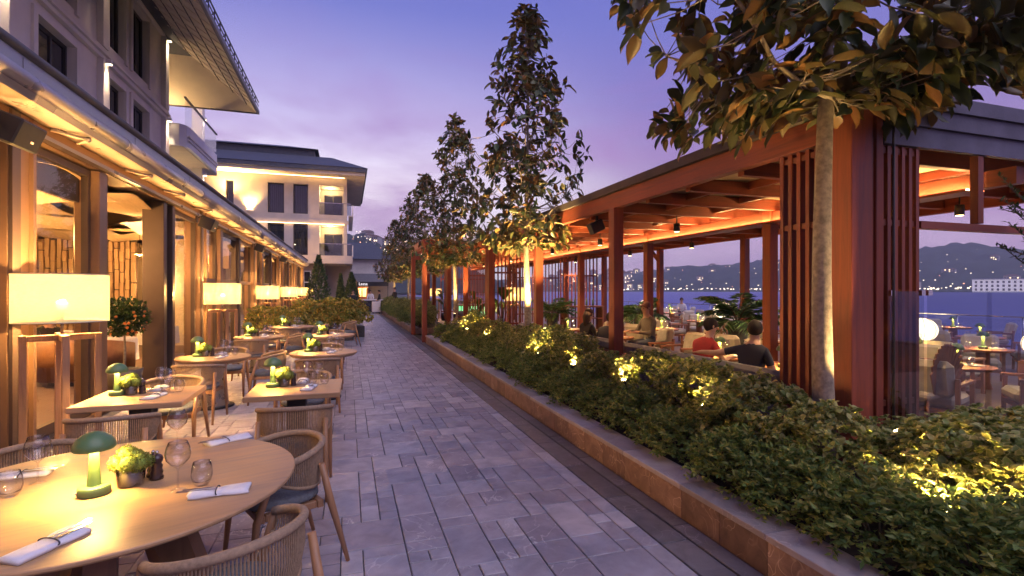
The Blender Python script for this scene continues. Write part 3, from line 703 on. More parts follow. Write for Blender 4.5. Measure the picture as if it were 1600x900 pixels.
for z, p_, h_ in ((7.12, .10, .09), (7.22, .16, .06), (7.30, .12, .07), (9.62, .12, .1), (9.74, .2, .08)):
    hp('cornice', 'limestone', lambda m: m.box(UX - .01, UX + p_, HY0, HY1 + p_ * .3, z, z + h_))
for y in pil:
    P_ = hp('pilaster', 'limestone', lambda m: (m.box(UX - .002, UX + .13, y, y + .3, 3.92, 7.115), m.box(UX - .002, UX + .13, y, y + .3, 7.40, 9.615)))
    for z in (7.05, 9.55):
        l0 = hp('wall_lamp', ['white_paint', 'wall_led'], lambda m: (m.box(UX + .132, UX + .24, y + .1, y + .2, z - .02, z + .09, 0), m.box(UX + .14, UX + .23, y + .11, y + .19, z - .026, z - .021, 1)), P_)
        if y > 2: light('wall_lamp_light', 'SPOT', (UX + .19 - UX, y + .15 - 6, z - .05 - 3.9), 160, (1, .74, .45), hot, .02, 50, (-.12, 0, -1), .9)
# roof with a deep sloping soffit, snow rail and gutter
EX, EY, EZ = -3.15, 20.4, 8.2
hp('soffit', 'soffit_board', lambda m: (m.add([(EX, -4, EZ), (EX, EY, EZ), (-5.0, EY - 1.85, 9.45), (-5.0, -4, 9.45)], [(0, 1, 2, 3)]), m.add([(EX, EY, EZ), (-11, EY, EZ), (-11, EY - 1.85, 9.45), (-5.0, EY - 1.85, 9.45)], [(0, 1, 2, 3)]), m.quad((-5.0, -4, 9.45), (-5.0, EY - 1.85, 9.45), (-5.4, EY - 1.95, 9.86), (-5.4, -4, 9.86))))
sb = MB(); sb.bar((0, 0, 0), (1.80, 0, -1.21), .02, .02); sbm = sb.mesh('soffit_batten', 'soffit_board')
for k in range(48): ob('soffit_batten', sbm, hot, (-4.98 - UX, -3.6 + k * .49 - 6, 9.42 - 3.9))
for k in range(5): hp('soffit_joint', 'bronze_dark', lambda m: m.bar((-3.45 - k * .36, -4, 8.385 + k * .243), (-3.45 - k * .36, EY - .3 - k * .36, 8.385 + k * .243), .018, .02))
hp('eave_edge', 'gutter', lambda m: (m.box(EX - .02, EX + .06, -4, EY + .06, EZ - .02, EZ + .12), m.box(-11, EX - .02, EY - .02, EY + .06, EZ - .02, EZ + .12)))
hp('roof', 'slate', lambda m: m.add([(EX + .04, -4, EZ + .14), (EX + .04, EY + .04, EZ + .14), (-7.5, EY - 4.4, 10.9), (-7.5, -4, 10.9), (-11, EY + .04, EZ + .14), (-11, EY - 4.4, 10.9)], [(0, 1, 2, 3), (1, 4, 5, 2)]))
sr = MB(); sr.bar((0, -.02, 0), (0, -.02, .27), .025, .025); sr.bar((0, -.02, .25), (-.14, -.02, .05), .02, .02); srm = sr.mesh('rail_bracket', 'frame_dark')
for k in range(42): ob('rail_bracket', srm, hot, (EX + .03 - UX, -3.6 + k * .57 - 6, EZ + .13 - 3.9))
hp('snow_rail', 'frame_dark', lambda m: (m.box(EX + .02, EX + .05, -4, EY + .03, EZ + .40, EZ + .43), m.box(EX + .02, EX + .045, -4, EY + .03, EZ + .26, EZ + .28)))
# end balcony with a white parapet, plank soffit, glass and column
hp('balcony_slab', 'white_paint', lambda m: m.prism([(-11, 18.52), (-5.1, 18.52), (-4.95, 18.7), (-4.9, 19.0), (-4.9, 22.4), (-5.0, 22.9), (-5.4, 23.1), (-11, 23.1)], 6.35, 7.05))
for z in (6.55, 6.68): hp('balcony_trim', 'limestone', lambda m: m.box(-4.898, -4.86, 18.7, 22.4, z, z + .05))
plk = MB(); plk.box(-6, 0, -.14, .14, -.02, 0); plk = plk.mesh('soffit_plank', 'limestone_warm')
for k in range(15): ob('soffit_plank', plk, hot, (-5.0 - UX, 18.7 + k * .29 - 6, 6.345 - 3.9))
hp('balcony_glass', 'pane_glass', lambda m: m.box(-5.02, -5.0, 18.8, 22.8, 7.06, 7.95)); hp('balcony_rail', 'frame_dark', lambda m: m.box(-5.04, -4.98, 18.75, 22.9, 7.95, 8.0))
for z0, z1 in ((4.0, 6.34), (7.06, 8.9)): hp('balcony_column', 'limestone', lambda m: m.cbox(-5.55, -5.2, 21.6, 21.95, z0, z1, .01))
for z in (6.1, 8.2):
    hp('wall_lamp', ['white_paint', 'wall_led'], lambda m: (m.box(-5.195, -5.1, 21.72, 21.82, z - .02, z + .08, 0), m.box(-5.19, -5.11, 21.73, 21.81, z - .026, z - .021, 1)))
    light('wall_lamp_light', 'SPOT', (-5.14 - UX, 21.77 - 6, z - .05 - 3.9), 120, (1, .74, .45), hot, .02, 50, (-.12, 0, -1), .9)
hp('balcony_back_wall', 'limestone_warm', lambda m: m.box(-11, -6.2, 18.5, 18.6, 7.06, 9.5))
light('balcony_ceiling_light', 'POINT', (-6.4 - UX, 20.2 - 6, 7.5 - 3.9), 150, (1, .66, .30), hot, .06)
light('balcony_ceiling_light', 'POINT', (-6.2 - UX, 20.4 - 6, 4.6 - 3.9), 80, (1, .66, .30), hot, .06)

# ================================================================== second hotel block at the end of the walkway
BY = 44.2; BX0, BX1 = -16.0, -.1
blk = thing('corner_hotel_block', 'warm lit stone hotel block with dark slate roof at the end of the walkway', 'building', (-6, BY + 4, 0))
def bp(name, mats, f, parent=None):
    m = MB(); f(m); return part(name, m, mats, parent or blk, True)
def ux(u, y=BY): dx = (u - 800) / 790; return y * (.308 + .951 * dx) / (.951 - .308 * dx)
wins = [(ux(353), ux(365)), (ux(418), ux(444)), (ux(458), ux(481))]
bal = (ux(499), ux(537))
for z0, z1 in ((4.6, 7.15), (7.95, 10.35)):
    x = BX0
    for a, c in wins + [bal]:
        bp('pier', 'limestone_warm', lambda m: m.box(x, a, BY, BY + .5, z0, z1)); x = c
    bp('pier', 'limestone_warm', lambda m: m.box(x, BX1, BY, BY + .5, z0, z1))
    for a, c in wins:
        W = bp('window', 'frame_dark', lambda m: (m.box(a, a + .09, BY + .3, BY + .4, z0, z1), m.box(c - .09, c, BY + .3, BY + .4, z0, z1), m.box(a + .09, c - .09, BY + .3, BY + .4, z1 - .1, z1), m.box(a + .09, c - .09, BY + .3, BY + .4, z0, z0 + .1)))
        bp('pane', 'reflect_glass', lambda m: m.box(a + .09, c - .09, BY + .34, BY + .36, z0 + .1, z1 - .1), W)
        for q in range(7): bp('curtain_fold', 'curtain_dark', lambda m: m.tube([(a + .1 + (c - a - .2) * (q + .5) / 7, BY + .55, z0), (a + .1 + (c - a - .2) * (q + .5) / 7, BY + .55, z1)], (c - a) / 13, 7, caps=False), W)
    # balcony recess
    a, c = bal
    bp('balcony_back', 'limestone_warm', lambda m: m.box(a, c, BY + 2.2, BY + 2.3, z0, z1)); bp('balcony_side', 'limestone_warm', lambda m: m.box(a - .15, a, BY + .5, BY + 2.3, z0, z1))
    dr = bp('balcony_door', 'frame_dark', lambda m: (m.box(a + .3, a + 1.75, BY + 2.15, BY + 2.19, z0 + .02, z0 + 2.0)))
    bp('pane', 'sky_window', lambda m: (m.box(a + .37, a + .98, BY + 2.12, BY + 2.149, z0 + .1, z0 + 1.9), m.box(a + 1.06, a + 1.68, BY + 2.12, BY + 2.149, z0 + .1, z0 + 1.9)), dr)
    bp('balcony_glass', 'screen_glass', lambda m: m.box(a, c + .6, BY + .02, BY + .04, z0, z0 + .95)); bp('balcony_rail', 'steel', lambda m: m.box(a, c + .6, BY, BY + .06, z0 + .95, z0 + 1.0))
    light('balcony_light', 'POINT', (a + .8 + 6, BY + 1.2 - BY - 4, z1 - .25), 120, (1, .66, .32), blk, .05)
bp('core', 'limestone_warm', lambda m: (m.box(BX0, bal[0] - .16, BY + .8, BY + 12, 3.9, 10.9), m.box(bal[0] - .16, BX1, BY + 2.31, BY + 12, 3.9, 10.9)))
bp('wall_band', 'limestone_warm', lambda m: m.box(BX0, BX1, BY, BY + 2.3, 7.15, 7.95)); bp('wall_band', 'limestone_warm', lambda m: m.box(BX0, BX1, BY, BY + 2.3, 10.35, 11.0))
bp('balcony_slab', 'limestone_warm', lambda m: m.box(BX0, BX1 + .45, BY - .12, BY + 12, 3.95, 4.6)); bp('balcony_slab', 'limestone_warm', lambda m: m.box(BX0, BX1 + .12, BY - .08, BY + .02, 7.2, 7.5))
bp('lower_wall', 'brown_wall', lambda m: m.box(BX0, -1.9, BY + .6, BY + 12, 0, 3.95)); bp('lower_wall', 'brown_wall', lambda m: m.box(-1.9, .2, BY + 3.5, BY + 12, 0, 3.95))
W = bp('window', 'white_paint', lambda m: (m.box(ux(474), ux(485), BY + .52, BY + .598, 1.5, 3.35)))
bp('pane', 'sky_window', lambda m: (m.box(ux(475), ux(484), BY + .49, BY + .519, 1.58, 2.36), m.box(ux(475), ux(484), BY + .49, BY + .519, 2.46, 3.27)), W)
# deep eave and slate roof in two steps
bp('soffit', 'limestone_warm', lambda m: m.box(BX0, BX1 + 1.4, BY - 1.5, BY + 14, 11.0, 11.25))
bp('eave_edge', 'slate', lambda m: m.box(BX0, BX1 + 1.55, BY - 1.65, BY + 14.1, 11.254, 11.6))
bp('roof', 'slate', lambda m: (m.add([(BX0, BY - 1.7, 11.6), (BX1 + 1.6, BY - 1.7, 11.6), (BX1 + 1.6, BY + 14, 11.6), (BX0, BY + 14, 11.6), (BX0, BY + 1.0, 12.9), (BX1 - 1.2, BY + 1.0, 12.9), (BX1 - 1.2, BY + 12, 12.9), (BX0, BY + 12, 12.9)], [(0, 1, 5, 4), (1, 2, 6, 5), (2, 3, 7, 6), (4, 5, 6, 7), (3, 0, 4, 7)]),
    m.box(BX0, BX1 - 2.6, BY + 1.6, BY + 11.5, 12.9, 13.6), m.add([(BX0, BY + 1.3, 13.6), (BX1 - 2.3, BY + 1.3, 13.6), (BX1 - 2.3, BY + 11.8, 13.6), (BX0, BY + 11.8, 13.6), (BX0, BY + 4, 14.4), (BX1 - 5, BY + 4, 14.4), (BX1 - 5, BY + 9, 14.4), (BX0, BY + 9, 14.4)], [(0, 1, 5, 4), (1, 2, 6, 5), (4, 5, 6, 7), (2, 3, 7, 6), (3, 0, 4, 7), (0, 3, 2, 1)])))
# wall washers that throw light up the recessed bays
for x, z in ((ux(391), 7.97), (ux(345), 7.97), (ux(391), 4.65)):
    bp('wall_washer', ['white_paint', 'warm_bulb'], lambda m: (m.box(x - .25, x + .25, BY - .2, BY - .05, z, z + .1, 0), m.box(x - .22, x + .22, BY - .18, BY - .07, z + .101, z + .12, 1)))
    light('wall_washer_light', 'SPOT', (x + 6, -4.13, z + .2), 1500, (1, .60, .21), blk, .1, 110, (0, .18, 1), .8)
light('soffit_light', 'SPOT', (-9 + 6, -4.9, 9.0), 900, (1, .62, .25), blk, .2, 130, (.2, .1, 1), .8)
bp('soffit_led', 'led_soft', lambda m: m.box(BX0, BX1 - .2, BY - .32, BY - .28, 10.96, 10.985))
bp('soffit_led', 'led_soft', lambda m: m.box(BX0, BX1 - .2, BY - .16, BY - .13, 7.14, 7.16))
# side facade with balconies facing the water
for z in (4.6, 7.95): bp('side_balcony_rail', 'white_paint', lambda m: (m.box(BX1 + .12, BX1 + .5, BY + .1, BY + 11, z - .05, z + .02), m.box(BX1 + .44, BX1 + .5, BY + .1, BY + 11, z + .02, z + .9)))
# ================================================================== timber pergola between the planter and the water
PX, PR, PY0, PY1 = 4.2, 9.2, 3.3, 28.0
per = thing('pergola', 'long red-brown timber pergola with slatted screens beside the planter', 'pergola', (PX, PY0, 0))
def pp(name, mats, f, parent=None):
    m = MB(); f(m); return part(name, m, mats, parent or per, True)
def post(x, y, w_=.18, z0=0, z1=3.095): return pp('post', 'cedar_Z', lambda m: m.cbox(x - w_ / 2, x + w_ / 2, y - w_ / 2, y + w_ / 2, z0, z1, .006))
FRONT = [7.4, 10.98, 15.1, 18.6, 22.3, 26.0]
for y in FRONT: post(PX, y)
post(PX, 15.32, .18); post(PX, 28.0)
# the heavy corner post: three members and a conduit
pp('corner_post', 'cedar_Z', lambda m: m.cbox(PX - .1, PX + .14, PY0 - .08, PY0 + .16, 0, 3.62, .006))
pp('corner_post', 'cedar_Z', lambda m: m.cbox(PX + .145, PX + .24, PY0 - .02, PY0 + .1, 0, 3.55, .006))
pp('corner_post', 'cedar_Z', lambda m: m.cbox(PX + .245, PX + .33, PY0 - .04, PY0 + .06, 0, 3.55, .006))
pp('conduit', 'gutter', lambda m: m.tube([(PX + .37, PY0 - .1, .1), (PX + .37, PY0 - .1, 3.3), (PX + .42, PY0 - .06, 3.42), (PX + .52, PY0 + .02, 3.44)], .012, 6))
for y in (6.7, 10.3, 13.9, 17.5, 21.1, 24.7): post(6.7, y, .17)
for y in (6.4, 9.98, 13.5, 17.1, 20.7, 24.3, 28): post(PR, y, .16)
pp('knee_brace', 'cedar_Z', lambda m: m.bar((PR, 13.5, 2.62), (PR, 14.05, 3.05), .08, .1))
# front beam and roof edge
pp('front_beam', 'cedar_Y', lambda m: m.box(PX - .06, PX + .06, PY0 + .2, PY1 + .2, 3.10, 3.345))
pp('roof_edge', 'roof_edge', lambda m: m.box(PX - .12, PX + .02, PY0 + .165, PY1 + .3, 3.35, 3.47))
pp('rear_beam', 'cedar_Y', lambda m: m.box(PR - .06, PR + .06, PY0 + .1, PY1 + .2, 3.0, 3.22)); pp('middle_beam', 'cedar_Y', lambda m: m.box(6.64, 6.76, PY0 + .1, PY1 + .2, 2.868, 3.05))
# end face towards the camera
for k, (z0, z1, y) in enumerate(((3.08, 3.26, PY0 + .0), (3.265, 3.42, PY0 - .03), (3.425, 3.56, PY0 - .06))):
    pp('end_fascia', 'shingle_edge', lambda m: m.box(PX + .40, PR + 1.2, y, y + .05, z0, z1))
pp('end_rail', 'cedar_X', lambda m: m.box(5.1, PR + .8, PY0 + .02, PY0 + .10, 2.33, 2.40))
pp('end_strut', 'cedar_Z', lambda m: m.box(5.9, 5.98, PY0 + .02, PY0 + .09, 2.41, 3.075)); pp('end_strut', 'cedar_Z', lambda m: m.box(7.4, 7.48, PY0 + .02, PY0 + .09, 2.41, 3.075))
# rafters, purlins, boarded ceiling
rm = MB(); rm.box(0, PR - PX + .3, -.045, .045, 3.06, 3.23); rm = rm.mesh('rafter', 'cedar_X')
ry = [3.75 + .95 * k for k in range(26)]
for y in ry: ob('rafter', rm, per, (.08, y - PY0, 0))
pm = MB(); pm.box(-.03, .03, .05, .90, 3.13, 3.235); pm = pm.mesh('purlin', 'cedar_Y')
for k, y in enumerate(ry[:-1]):
    for i in range(5): ob('purlin', pm, per, (.75 + i * 1.0 + (.3 if k % 2 else 0), y - PY0, 0))
bm_ = MB(); bm_.box(0, PR - PX + .35, .004, .946, 3.24, 3.262); bm_ = bm_.mesh('ceiling_panel', 'ceiling_board')
for y in [3.36] + ry[:-1]: ob('ceiling_panel', bm_, per, (.03, y - PY0, .002 if y > 3.5 else -.004))
pp('roof_deck', 'slate', lambda m: m.add([(PX - .1, PY0, 3.45), (PR + 1.2, PY0, 3.45), (PR + 1.2, PY1 + .3, 3.45), (PX - .1, PY1 + .3, 3.45), (PX + .6, PY0 + .5, 3.50), (PR, PY0 + .5, 3.50), (PR, PY1, 3.50), (PX + .6, PY1, 3.50)], [(0, 1, 5, 4), (1, 2, 6, 5), (2, 3, 7, 6), (3, 0, 4, 7), (4, 5, 6, 7)]))
# LED line along the middle beam
pp('led_line', 'led_pergola', lambda m: (m.box(6.57, 6.60, PY0 + .5, PY1, 2.868, 2.878), m.box(6.80, 6.83, PY0 + .5, PY1, 2.868, 2.878)))
pp('led_channel', 'cedar_Y', lambda m: (m.box(6.55, 6.85, PY0 + .5, PY1, 2.85, 2.866), m.box(6.535, 6.548, PY0 + .5, PY1, 2.85, 2.882), m.box(6.852, 6.865, PY0 + .5, PY1, 2.85, 2.882)))
# slatted screens
def screen(p0, p1, n, z0, z1, rails, w_=.042, dpt=.07):
    p0 = V(*p0, 0); p1 = V(*p1, 0); d = (p1 - p0); ax = 'X' if abs(d.x) > abs(d.y) else 'Y'; dn = d.normalized(); nr = V(dn.y, -dn.x, 0)
    S = pp('slat_screen', 'cedar_' + ax, lambda m: m.bar(p0 + V(0, 0, rails[0]), p1 + V(0, 0, rails[0]), dpt * .6, .055))
    for z in rails[1:]: pp('screen_rail', 'cedar_' + ax, lambda m: m.bar(p0 + V(0, 0, z), p1 + V(0, 0, z), dpt * .6, .055), S)
    sl = MB(); sl.box(-w_ / 2, w_ / 2, -dpt / 2, dpt / 2, z0, z1) if ax == 'X' else sl.box(-dpt / 2, dpt / 2, -w_ / 2, w_ / 2, z0, z1)
    sl = sl.mesh('slat', 'cedar_Z'); l = rootloc(S)
    for k in range(n):
        q = p0 + d * (k / (n - 1)); ob('slat', sl, S, (q.x - l.x, q.y - l.y, 0))
    return S
screen((PX, 3.52), (PX, 4.02), 6, .35, 3.09, (.72, 2.37, 3.03))
screen((4.60, PY0 + .06), (5.06, PY0 + .06), 6, .05, 3.07, (.72, 2.37, 3.03), .04)
screen((4.34, 15.2), (5.2, 15.2), 8, .35, 3.05, (.7, 2.3), .035, .05); screen((4.34, 18.6), (5.2, 18.6), 8, .35, 3.05, (.7, 2.3, 2.6, 2.8), .035, .05)
screen((6.85, 21.1), (9.05, 21.1), 15, .35, 3.05, (.7, 2.3), .035, .05); screen((7.55, 17.4), (9.05, 17.4), 11, .35, 3.05, (.7, 2.3), .035, .05)
screen((4.34, 24.7), (6.5, 24.7), 14, .35, 3.05, (.7, 2.3), .035, .05)
# the portal standing out over the walkway's edge
for y in (17.1, 20.2):
    pp('portal_post', 'cedar_Z', lambda m: m.cbox(2.36, 2.52, y - .08, y + .08, 0, 3.46, .006))
    pp('portal_beam', 'cedar_X', lambda m: m.box(2.525, PX - .13, y - .06, y + .06, 3.2, 3.455)); pp('portal_lower_beam', 'cedar_X', lambda m: m.box(2.525, PX - .1, y - .05, y + .05, 2.95, 3.1))
pp('portal_beam', 'cedar_Y', lambda m: m.box(2.37, 2.51, 17.185, 20.115, 3.2, 3.455))
for k in range(3): pp('portal_rafter', 'cedar_X', lambda m: m.box(2.52, PX - .13, 17.75 + k * .75, 17.82 + k * .75, 3.25, 3.43))
for y in (17.1, 20.2): pp('portal_post', 'cedar_Z', lambda m: m.cbox(PX - .42, PX - .27, y - .07, y + .07, 0, 2.945, .006))
# glass wind screens at the end
for x0, x1 in ((4.62, 5.06), (5.1, 7.0), (7.02, 9.0)):
    g = pp('wind_screen', 'screen_glass', lambda m: m.quad((x0, PY0 - .03, .06), (x1, PY0 - .03, .06), (x1, PY0 - .03, 1.74), (x0, PY0 - .03, 1.74)))
    pp('glass_clip', 'steel', lambda m: m.box(x0, x0 + .05, PY0 - .045, PY0 - .015, 1.70, 1.75), g); pp('glass_clip', 'steel', lambda m: m.box(x1 - .05, x1, PY0 - .045, PY0 - .015, 1.70, 1.75), g)
# hanging spot cylinders
def spot(x, y, z=2.78, P=150):
    s_ = thing('hanging_spotlight', 'black cylinder spotlight hanging from a pergola rafter', 'spotlight', (x, y, z), 0, 'spotlights under the pergola roof')
    m = MB(); m.tube([(0, 0, 0), (0, 0, .14)], .055, 12); part('housing', m, 'black', s_); m = MB(); m.tube([(0, 0, .14), (0, 0, 3.07 - z)], .01, 6); part('stem', m, 'black', s_)
    m = MB(); m.lathe([(.001, -.002), (.045, -.003)], 12); part('lens', m, 'warm_bulb', s_); light('spot_light', 'SPOT', (0, 0, -.03), P, (1, .66, .32), s_, .04, 105, (0, 0, -1), .7)
for y in (4.72, 7.57, 10.42, 13.27, 17.07, 20.87, 24.67): spot(5.5, y); spot(8.0, y)
# speakers on the pergola beam
s_ = thing('pergola_speaker', 'dark box speaker under the pergola front beam', 'speaker', (PX + .15, 8.4, 2.92)); m = MB(); m.cbox(-.13, .13, -.09, .09, -.1, .1, .01); m.xform(Matrix.Rotation(R(-25), 4, 'Y')); part('cabinet', m, 'black', s_); m = MB(); m.bar((.02, 0, .08), (.02, 0, .2), .04, .04); part('bracket', m, 'black', s_)

# terrace behind
b = MB(); b.box(4.16, QX, -1, 45, -.05, .03); struct('terrace_floor', b, 'deck')
tb = MB()
rail = thing('glass_railing', 'clear glass railing with steel posts along the water edge', 'railing', (QX - .15, 15, .03))
for k in range(26):
    y = -14 + k * 1.6; m = MB(); m.tube([(0, y, 0), (0, y, .95)], .02, 6); part('railing_post', m, 'steel', rail)
    m = MB(); m.quad((0, y + .05, .08), (0, y + 1.55, .08), (0, y + 1.55, .9), (0, y + .05, .9)); part('railing_pane', m, 'pane_glass', rail)
m = MB(); m.box(-.03, .03, -14, 27.6, .952, .98); part('handrail', m, 'steel', rail)

# ================================================================== banquette along the planter
def banquette(y0, y1, label):
    B = thing('banquette', label, 'banquette', (4.5, (y0 + y1) / 2, .03)); L = (y1 - y0); n = round(L / 1.15); s = L / n
    m = MB(); m.box(-.04, 0, -L / 2, L / 2, .0, .60); part('back_panel', m, 'taupe_cloth', B)
    m = MB(); m.cbox(-.10, .06, -L / 2, L / 2, .60, .645, .006); part('rail', m, 'cedar_Y', B)
    pmh = MB(); pmh.cbox(-.08, -.045, -.035, .035, .0, .598, .004); pmh = pmh.mesh('rail_post', 'cedar_Z')
    cm_ = MB(); cm_.cbox(-.07, .10, -s / 2 + .004, s / 2 - .004, .648, .83, .045); cm_ = cm_.mesh('back_cushion', 'taupe_cloth')
    se = MB(); se.cbox(.12, .62, -s / 2 + .004, s / 2 - .004, .28, .44, .04); se = se.mesh('seat_cushion', 'taupe_cloth')
    for k in range(n):
        y = -L / 2 + (k + .5) * s; ob('back_cushion', cm_, B, (0, y, 0)); ob('seat_cushion', se, B, (0, y, 0)); ob('rail_post', pmh, B, (0, y + .3, 0))
    m = MB(); m.box(.02, .6, -L / 2 + .02, L / 2 - .02, .0, .275); part('base', m, 'bar_wood', B)
banquette(4.3, 10.85, 'long taupe cushioned banquette with timber rail behind the rounded shrubs')
banquette(11.15, 13.2, 'short taupe cushioned banquette beyond the tree in the pergola')
banquette(18.8, 22.2, 'taupe cushioned banquette beyond the timber portal')
# ================================================================== magnolia trees
def unit(a): return a / (np.linalg.norm(a, axis=-1, keepdims=True) + 1e-9)
def magnolia(seed, H=6.1, zb=2.75, rmax=1.22, nclus=430, lean=(0, 0), leaf=.165):
    """trunk mesh, branch mesh, crown mesh, all in the tree's own coordinates"""
    rr_ = random.Random(seed); g = np.random.default_rng(seed)
    top = zb + (H - .0); tr = MB(); pts = []; rad = []
    for k in range(17):
        z = -.05 + (top * .93) * k / 16; pts.append((lean[0] * z / top + .03 * math.sin(z * 1.3 + seed), lean[1] * z / top + .03 * math.cos(z * 1.1 + seed), z))
        rad.append(.088 * (1 - .35 * min(1, z / zb)) if z < zb else max(.008, .05 * (1 - (z - zb) / (top * .93 - zb))))
    tr.tube(pts, rad, 12)
    def axis(z): k = min(15.999, max(0, (z + .05) / (top * .93) * 16)); i = int(k); f = k - i; return np.array(pts[i]) * (1 - f) + np.array(pts[i + 1]) * f
    def prof(t_): return rmax * np.interp(t_, [0, .06, .22, .45, .7, .88, 1.0], [.60, .88, 1.0, .92, .58, .32, .12])
    br = MB(); nodes = []
    for k in range(30):
        t_ = (k + .3) / 30 * .92; z0 = zb - .08 + t_ * H * .9; az = k * 2.4 + rr_.uniform(-.4, .4); p = axis(z0); R_ = prof(min(1, t_ + .1)) * rr_.uniform(.65, .95); rise = R_ * rr_.uniform(.35, .8)
        line = [];
        for i in range(6):
            s = i / 5; line.append((p[0] + math.cos(az) * R_ * s + .05 * math.sin(i * 2 + k), p[1] + math.sin(az) * R_ * s + .05 * math.cos(i * 1.7 + k), z0 + rise * s ** 1.4)); nodes.append(line[-1])
        br.tube(line, [.024 * (1 - t_ * .6) * (1 - .75 * i / 5) + .003 for i in range(6)], 6)
    nodes = np.array(nodes); cen = []
    while len(cen) < nclus:
        t_ = rr_.random() ** 1.7; a = rr_.uniform(0, 6.283); q = rr_.random() ** .55
        hole = math.sin(a * 3 + t_ * 14 + seed) + math.sin(t_ * 31 + a * 2)
        if hole > .75 and rr_.random() < .9: continue
        z = zb - .12 + t_ * (H + .1); r_ = prof(t_) * q * (1 + .22 * math.sin(a * 4 + t_ * 17 + seed)); c = axis(min(z, top * .93)); cen.append((c[0] + math.cos(a) * r_, c[1] + math.sin(a) * r_, z))
    cen = np.array(cen); P, Dv = [], []
    for c in cen:
        j = np.argmin(((nodes - c) ** 2).sum(1) + 1.5 * np.maximum(0, nodes[:, 2] - c[2]) ** 2); n0 = nodes[j]; md = (n0 + c) / 2 + np.array([0, 0, -.04])
        if np.linalg.norm(n0 - c) < 1.1: br.tube([n0, md, c], [.007, .0055, .004], 4, caps=False)
        out = unit(c - axis(min(c[2], top * .93)) + np.array([0, 0, .25])); k = rr_.randint(5, 8)
        a0 = rr_.uniform(0, 6.28); e1 = unit(np.cross(out, [0.3, .2, 1])); e2 = np.cross(out, e1)
        for i in range(k):
            a = a0 + i * 2.4; sp = rr_.uniform(.7, 1.6); d = out * rr_.uniform(.1, .8) + (e1 * math.cos(a) + e2 * math.sin(a)) * sp + np.array([0, 0, rr_.uniform(-.75, .35)])
            P.append(c + g.normal(size=3) * .035); Dv.append(d)
    vv, ff = leaves(np.array(P), np.array(Dv), leaf, 'long', None, 1.12)
    return tr.mesh('trunk', 'bark'), br.mesh('branch', 'bark'), npmesh('crown', vv, ff, 'magnolia_leaf')
TM = [magnolia(1, 4.4, 3.16, 1.6, 620, (0, 0), .21), magnolia(2, 5.0, 2.62, 1.32, 400, leaf=.195), magnolia(3, 4.8, 2.6, 1.35, 400, leaf=.195), magnolia(8, 4.6, 2.5, 1.4, 360, leaf=.2)]
def tree(x, y, k, rot, label, s=1.0):
    T = thing('magnolia_tree', label, 'tree', (x, y, .2), rot, 'magnolia trees in the planter'); T.scale = (s,) * 3
    for n_, me in zip(('trunk', 'branch', 'crown'), TM[k]):
        o = ob(n_, me, T)
        if n_ == 'crown': o['kind'] = 'stuff'
tree(3.72, 3.15, 0, R(200), 'magnolia tree with pale floodlit trunk beside the pergola corner post')
tree(3.70, 10.35, 1, R(20), 'tall magnolia with golden floodlit trunk between two pergola posts')
tree(3.45, 17.0, 2, R(140), 'magnolia tree standing beside the timber portal')
tree(3.5, 24.4, 3, R(60), 'magnolia tree just beyond the timber portal', 1.0)
tree(3.5, 31.4, 2, R(250), 'magnolia tree second beyond the timber portal', .97)
tree(3.3, 38.4, 3, R(310), 'dark magnolia farthest along the planter near the kiosk', .95)

# ================================================================== shrubs
def shrub_mesh(seed, kind, rx=.42, ry=.42, h=.62, n=900):
    g = np.random.default_rng(seed); P, Dv = [], []
    if kind == 'round':                                   # dense mound: rosettes of small oval leaves over the surface
        nr = n // 8; th = g.uniform(0, 6.283, nr); cz = g.uniform(-.25, 1, nr); q = np.sqrt(np.maximum(0, 1 - cz ** 2))
        lump = 1 + .10 * np.sin(th * 3 + seed) * q + .08 * np.sin(th * 5 + cz * 6 + seed * 2) + .06 * np.sin(cz * 9 + seed)
        rad = lump * g.uniform(.80, 1.03, nr)
        nrm = np.stack([q * np.cos(th), q * np.sin(th), cz], -1); c = nrm * rad[:, None] * np.array([rx, ry, h * .62]) + np.array([0, 0, h * .40])
        for i in range(nr):
            o_ = nrm[i] + np.array([0, 0, .35]); e1 = unit(np.cross(o_, [.2, .9, .3])); e2 = np.cross(unit(o_), e1); a0 = g.uniform(0, 6.28)
            for j in range(7):
                a = a0 + j * 2.4; P.append(c[i] + g.normal(size=3) * .008); Dv.append(unit(o_) * g.uniform(.25, .9) + (e1 * math.cos(a) + e2 * math.sin(a)) * .8)
        vv, ff = leaves(np.array(P), np.array(Dv), .047, 'oval', None, 1.15)
        return npmesh('foliage', vv, ff, 'pittosporum_leaf', rim=np.tile([0., 1, 0, 1, 1, 0, 1, 1], len(P)))
    nc = n // 13                                          # arching sprays of narrow pointed leaflets
    th = g.uniform(0, 6.283, nc); cz = g.uniform(-.1, 1, nc); q = np.sqrt(np.maximum(0, 1 - cz ** 2)); rad = g.uniform(.55, 1.08, nc)
    nrm = np.stack([q * np.cos(th), q * np.sin(th), cz], -1); c = nrm * rad[:, None] * np.array([rx, ry, h * .7]) + np.array([0, 0, h * .28])
    for i in range(nc):
        d0 = unit(nrm[i] * .8 + np.array([0, 0, .35]) + g.normal(size=3) * .25); sd_ = unit(np.cross(d0, [0, 0, 1.0]) + 1e-6); L = g.uniform(.10, .17)
        for j in range(13):
            s = j / 12; p = c[i] + d0 * L * s + np.array([0, 0, -.06 * s * s]); side = 1 if j % 2 else -1
            P.append(p + g.normal(size=3) * .006); Dv.append(d0 * .7 + sd_ * side * .9 + np.array([0, 0, -.15]) + g.normal(size=3) * .4)
    vv, ff = leaves(np.array(P), np.array(Dv), .062, 'point', None, 1.1, 1.0)
    return npmesh('foliage', vv, ff, 'nandina_leaf')
